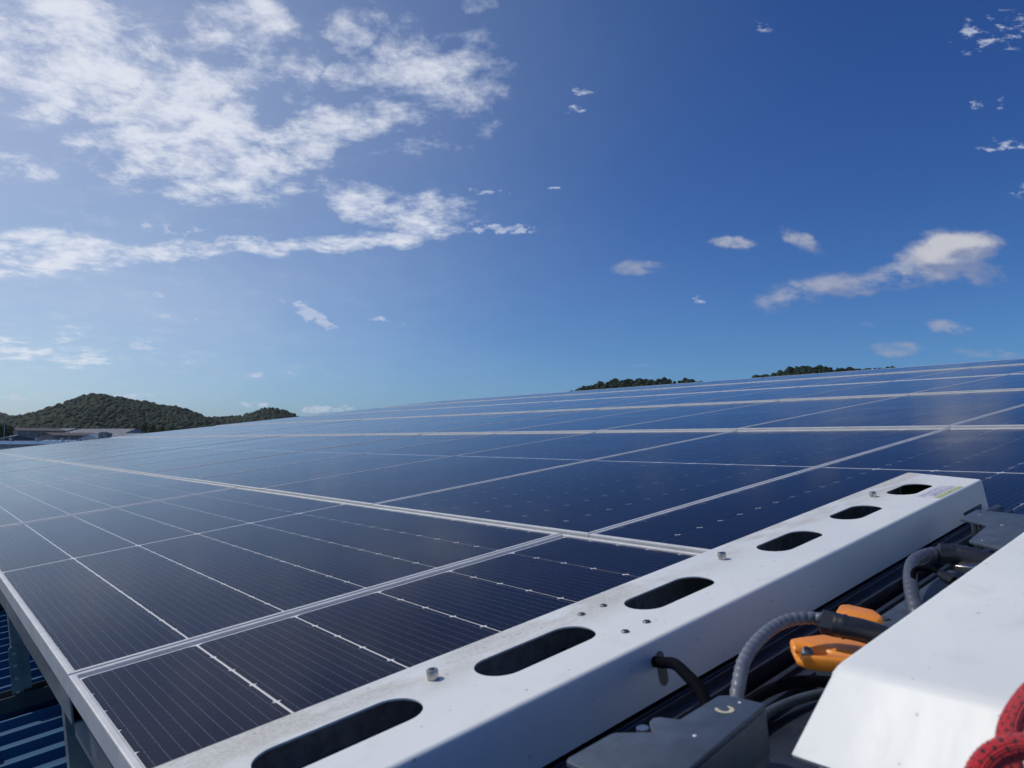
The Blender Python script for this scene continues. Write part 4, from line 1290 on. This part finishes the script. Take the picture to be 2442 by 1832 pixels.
# trees by the buildings
def tree(cx, D, cy_top, width, seed, label):
    rs = np.random.RandomState(seed)
    h = zl(cy_top, D)
    root = empty('tree', TOWN @ Matrix.Translation((bx(cx, D), D, G0)))
    tag(root, label, 'tree', 'trees below the hill')
    tr = [Vector((0, 0, 0)), Vector((rs.uniform(-.3, .3), 0, h * 0.3)), Vector((rs.uniform(-.5, .5), rs.uniform(-.4, .4), h * 0.7))]
    mesh_obj('trunk', tube(catmull(tr, 4), 0.32, 8, 'trunk', lambda a, s, i: max(0.3, 1 - s / h)), root, M_BARK)
    for b_ in range(4):
        a = rs.uniform(0, 6.28)
        q = [Vector((0, 0, h * (0.28 + 0.1 * b_))), Vector((math.cos(a) * width * 0.2, math.sin(a) * width * 0.2, h * (0.45 + .08 * b_))), Vector((math.cos(a) * width * 0.36, math.sin(a) * width * 0.36, h * (0.6 + .07 * b_)))]
        mesh_obj('limb', tube(catmull(q, 3), 0.13, 6, 'limb', lambda a_, s, i: max(0.3, 1 - s / 8)), root, M_BARK)
    # crown of leaf tufts spread over several lobes
    lobes = []
    for i in range(11):
        a = rs.uniform(0, 6.28); rr = rs.uniform(0, 0.33) * width; zz = rs.uniform(0.45, 0.86) * h
        lobes.append((math.cos(a) * rr, math.sin(a) * rr, zz, rs.uniform(0.13, 0.22) * width))
    lobes.append((0, 0, h * 0.9, 0.13 * width))
    N = 2600
    L = np.array(lobes)[rs.randint(len(lobes), size=N)]
    d = rs.normal(size=(N, 3)); d /= np.linalg.norm(d, axis=1)[:, None]
    rad = L[:, 3] * (rs.uniform(0.35, 1.0, N) ** 0.4) * rs.uniform(0.85, 1.15, N)
    c = L[:, :3] + d * rad[:, None]
    s = rs.uniform(0.16, 0.42, N)
    t1 = np.cross(d, rs.normal(size=(N, 3))); t1 /= np.linalg.norm(t1, axis=1)[:, None]
    t2 = np.cross(d, t1) + rs.normal(size=(N, 3)) * 0.3
    V = np.stack([c - t1 * s[:, None], c - t2 * s[:, None] * .7, c + t1 * s[:, None], c + t2 * s[:, None] * .7], 1).reshape(-1, 3)
    V[:, 2] = np.minimum(V[:, 2], h)
    F = np.arange(4 * N).reshape(-1, 4)
    T = np.repeat(np.clip(rs.rand(N) * 0.7 + 0.3 * rs.rand(len(lobes))[rs.randint(len(lobes), size=N)], 0, 1), 4)
    me = big_mesh('crown', V, F, T)
    mesh_obj('crown', me, root, M_LEAF)


for i, (cx, D, cy, w, lab) in enumerate([
        (-40, 330, 455, 11, 'broad green tree at the left edge, tallest of the trees by the utility pole'),
        (60, 345, 462, 10, 'rounded green tree between the left edge and the utility pole'),
        (150, 350, 478, 9, 'dark green tree right behind the utility pole'),
        (220, 360, 505, 7, 'low dark tree over the ridge of the farthest left house'),
        (1740, 520, 545, 13, 'pale green tree at the right end of the longest barn'),
        (1850, 480, 505, 13, 'tall light green tree behind the dark shed, first from the barn'),
        (1960, 470, 490, 14, 'tallest light green tree behind the dark shed'),
        (2080, 480, 500, 13, 'rounded light green tree right of the tallest one'),
        (2210, 500, 515, 13, 'green tree where the hillside meets the array, first of the darker ones'),
        (2330, 500, 520, 12, 'darker green tree partly hidden by the far corner of the array'),
        (1640, 540, 560, 11, 'small olive tree above the roof of the longest barn'),
]):
    tree(cx, D, cy, w, 40 + i, lab)

hz = bpy.data.materials.new('haze_air'); hz.use_nodes = True
kk = NT(hz.node_tree)
pv = kk.n('ShaderNodeVolumePrincipled', {'Color': (0.80, 0.88, 1.0, 1.0), 'Density': 0.00004, 'Anisotropy': 0.2})
kk.n('ShaderNodeOutputMaterial', {'Volume': pv.outputs[0]})
hb = mesh_obj('haze', box(-3400, 1500, -120, 4200, G0 - 1.0, 150.0), None, hz)
hb.matrix_world = TOWN
tag(hb, 'thin pale haze in the air over the whole valley', 'haze', kind='stuff')

print('blobs', n1, n2, n3, n4, 'objects', len(bpy.data.objects))
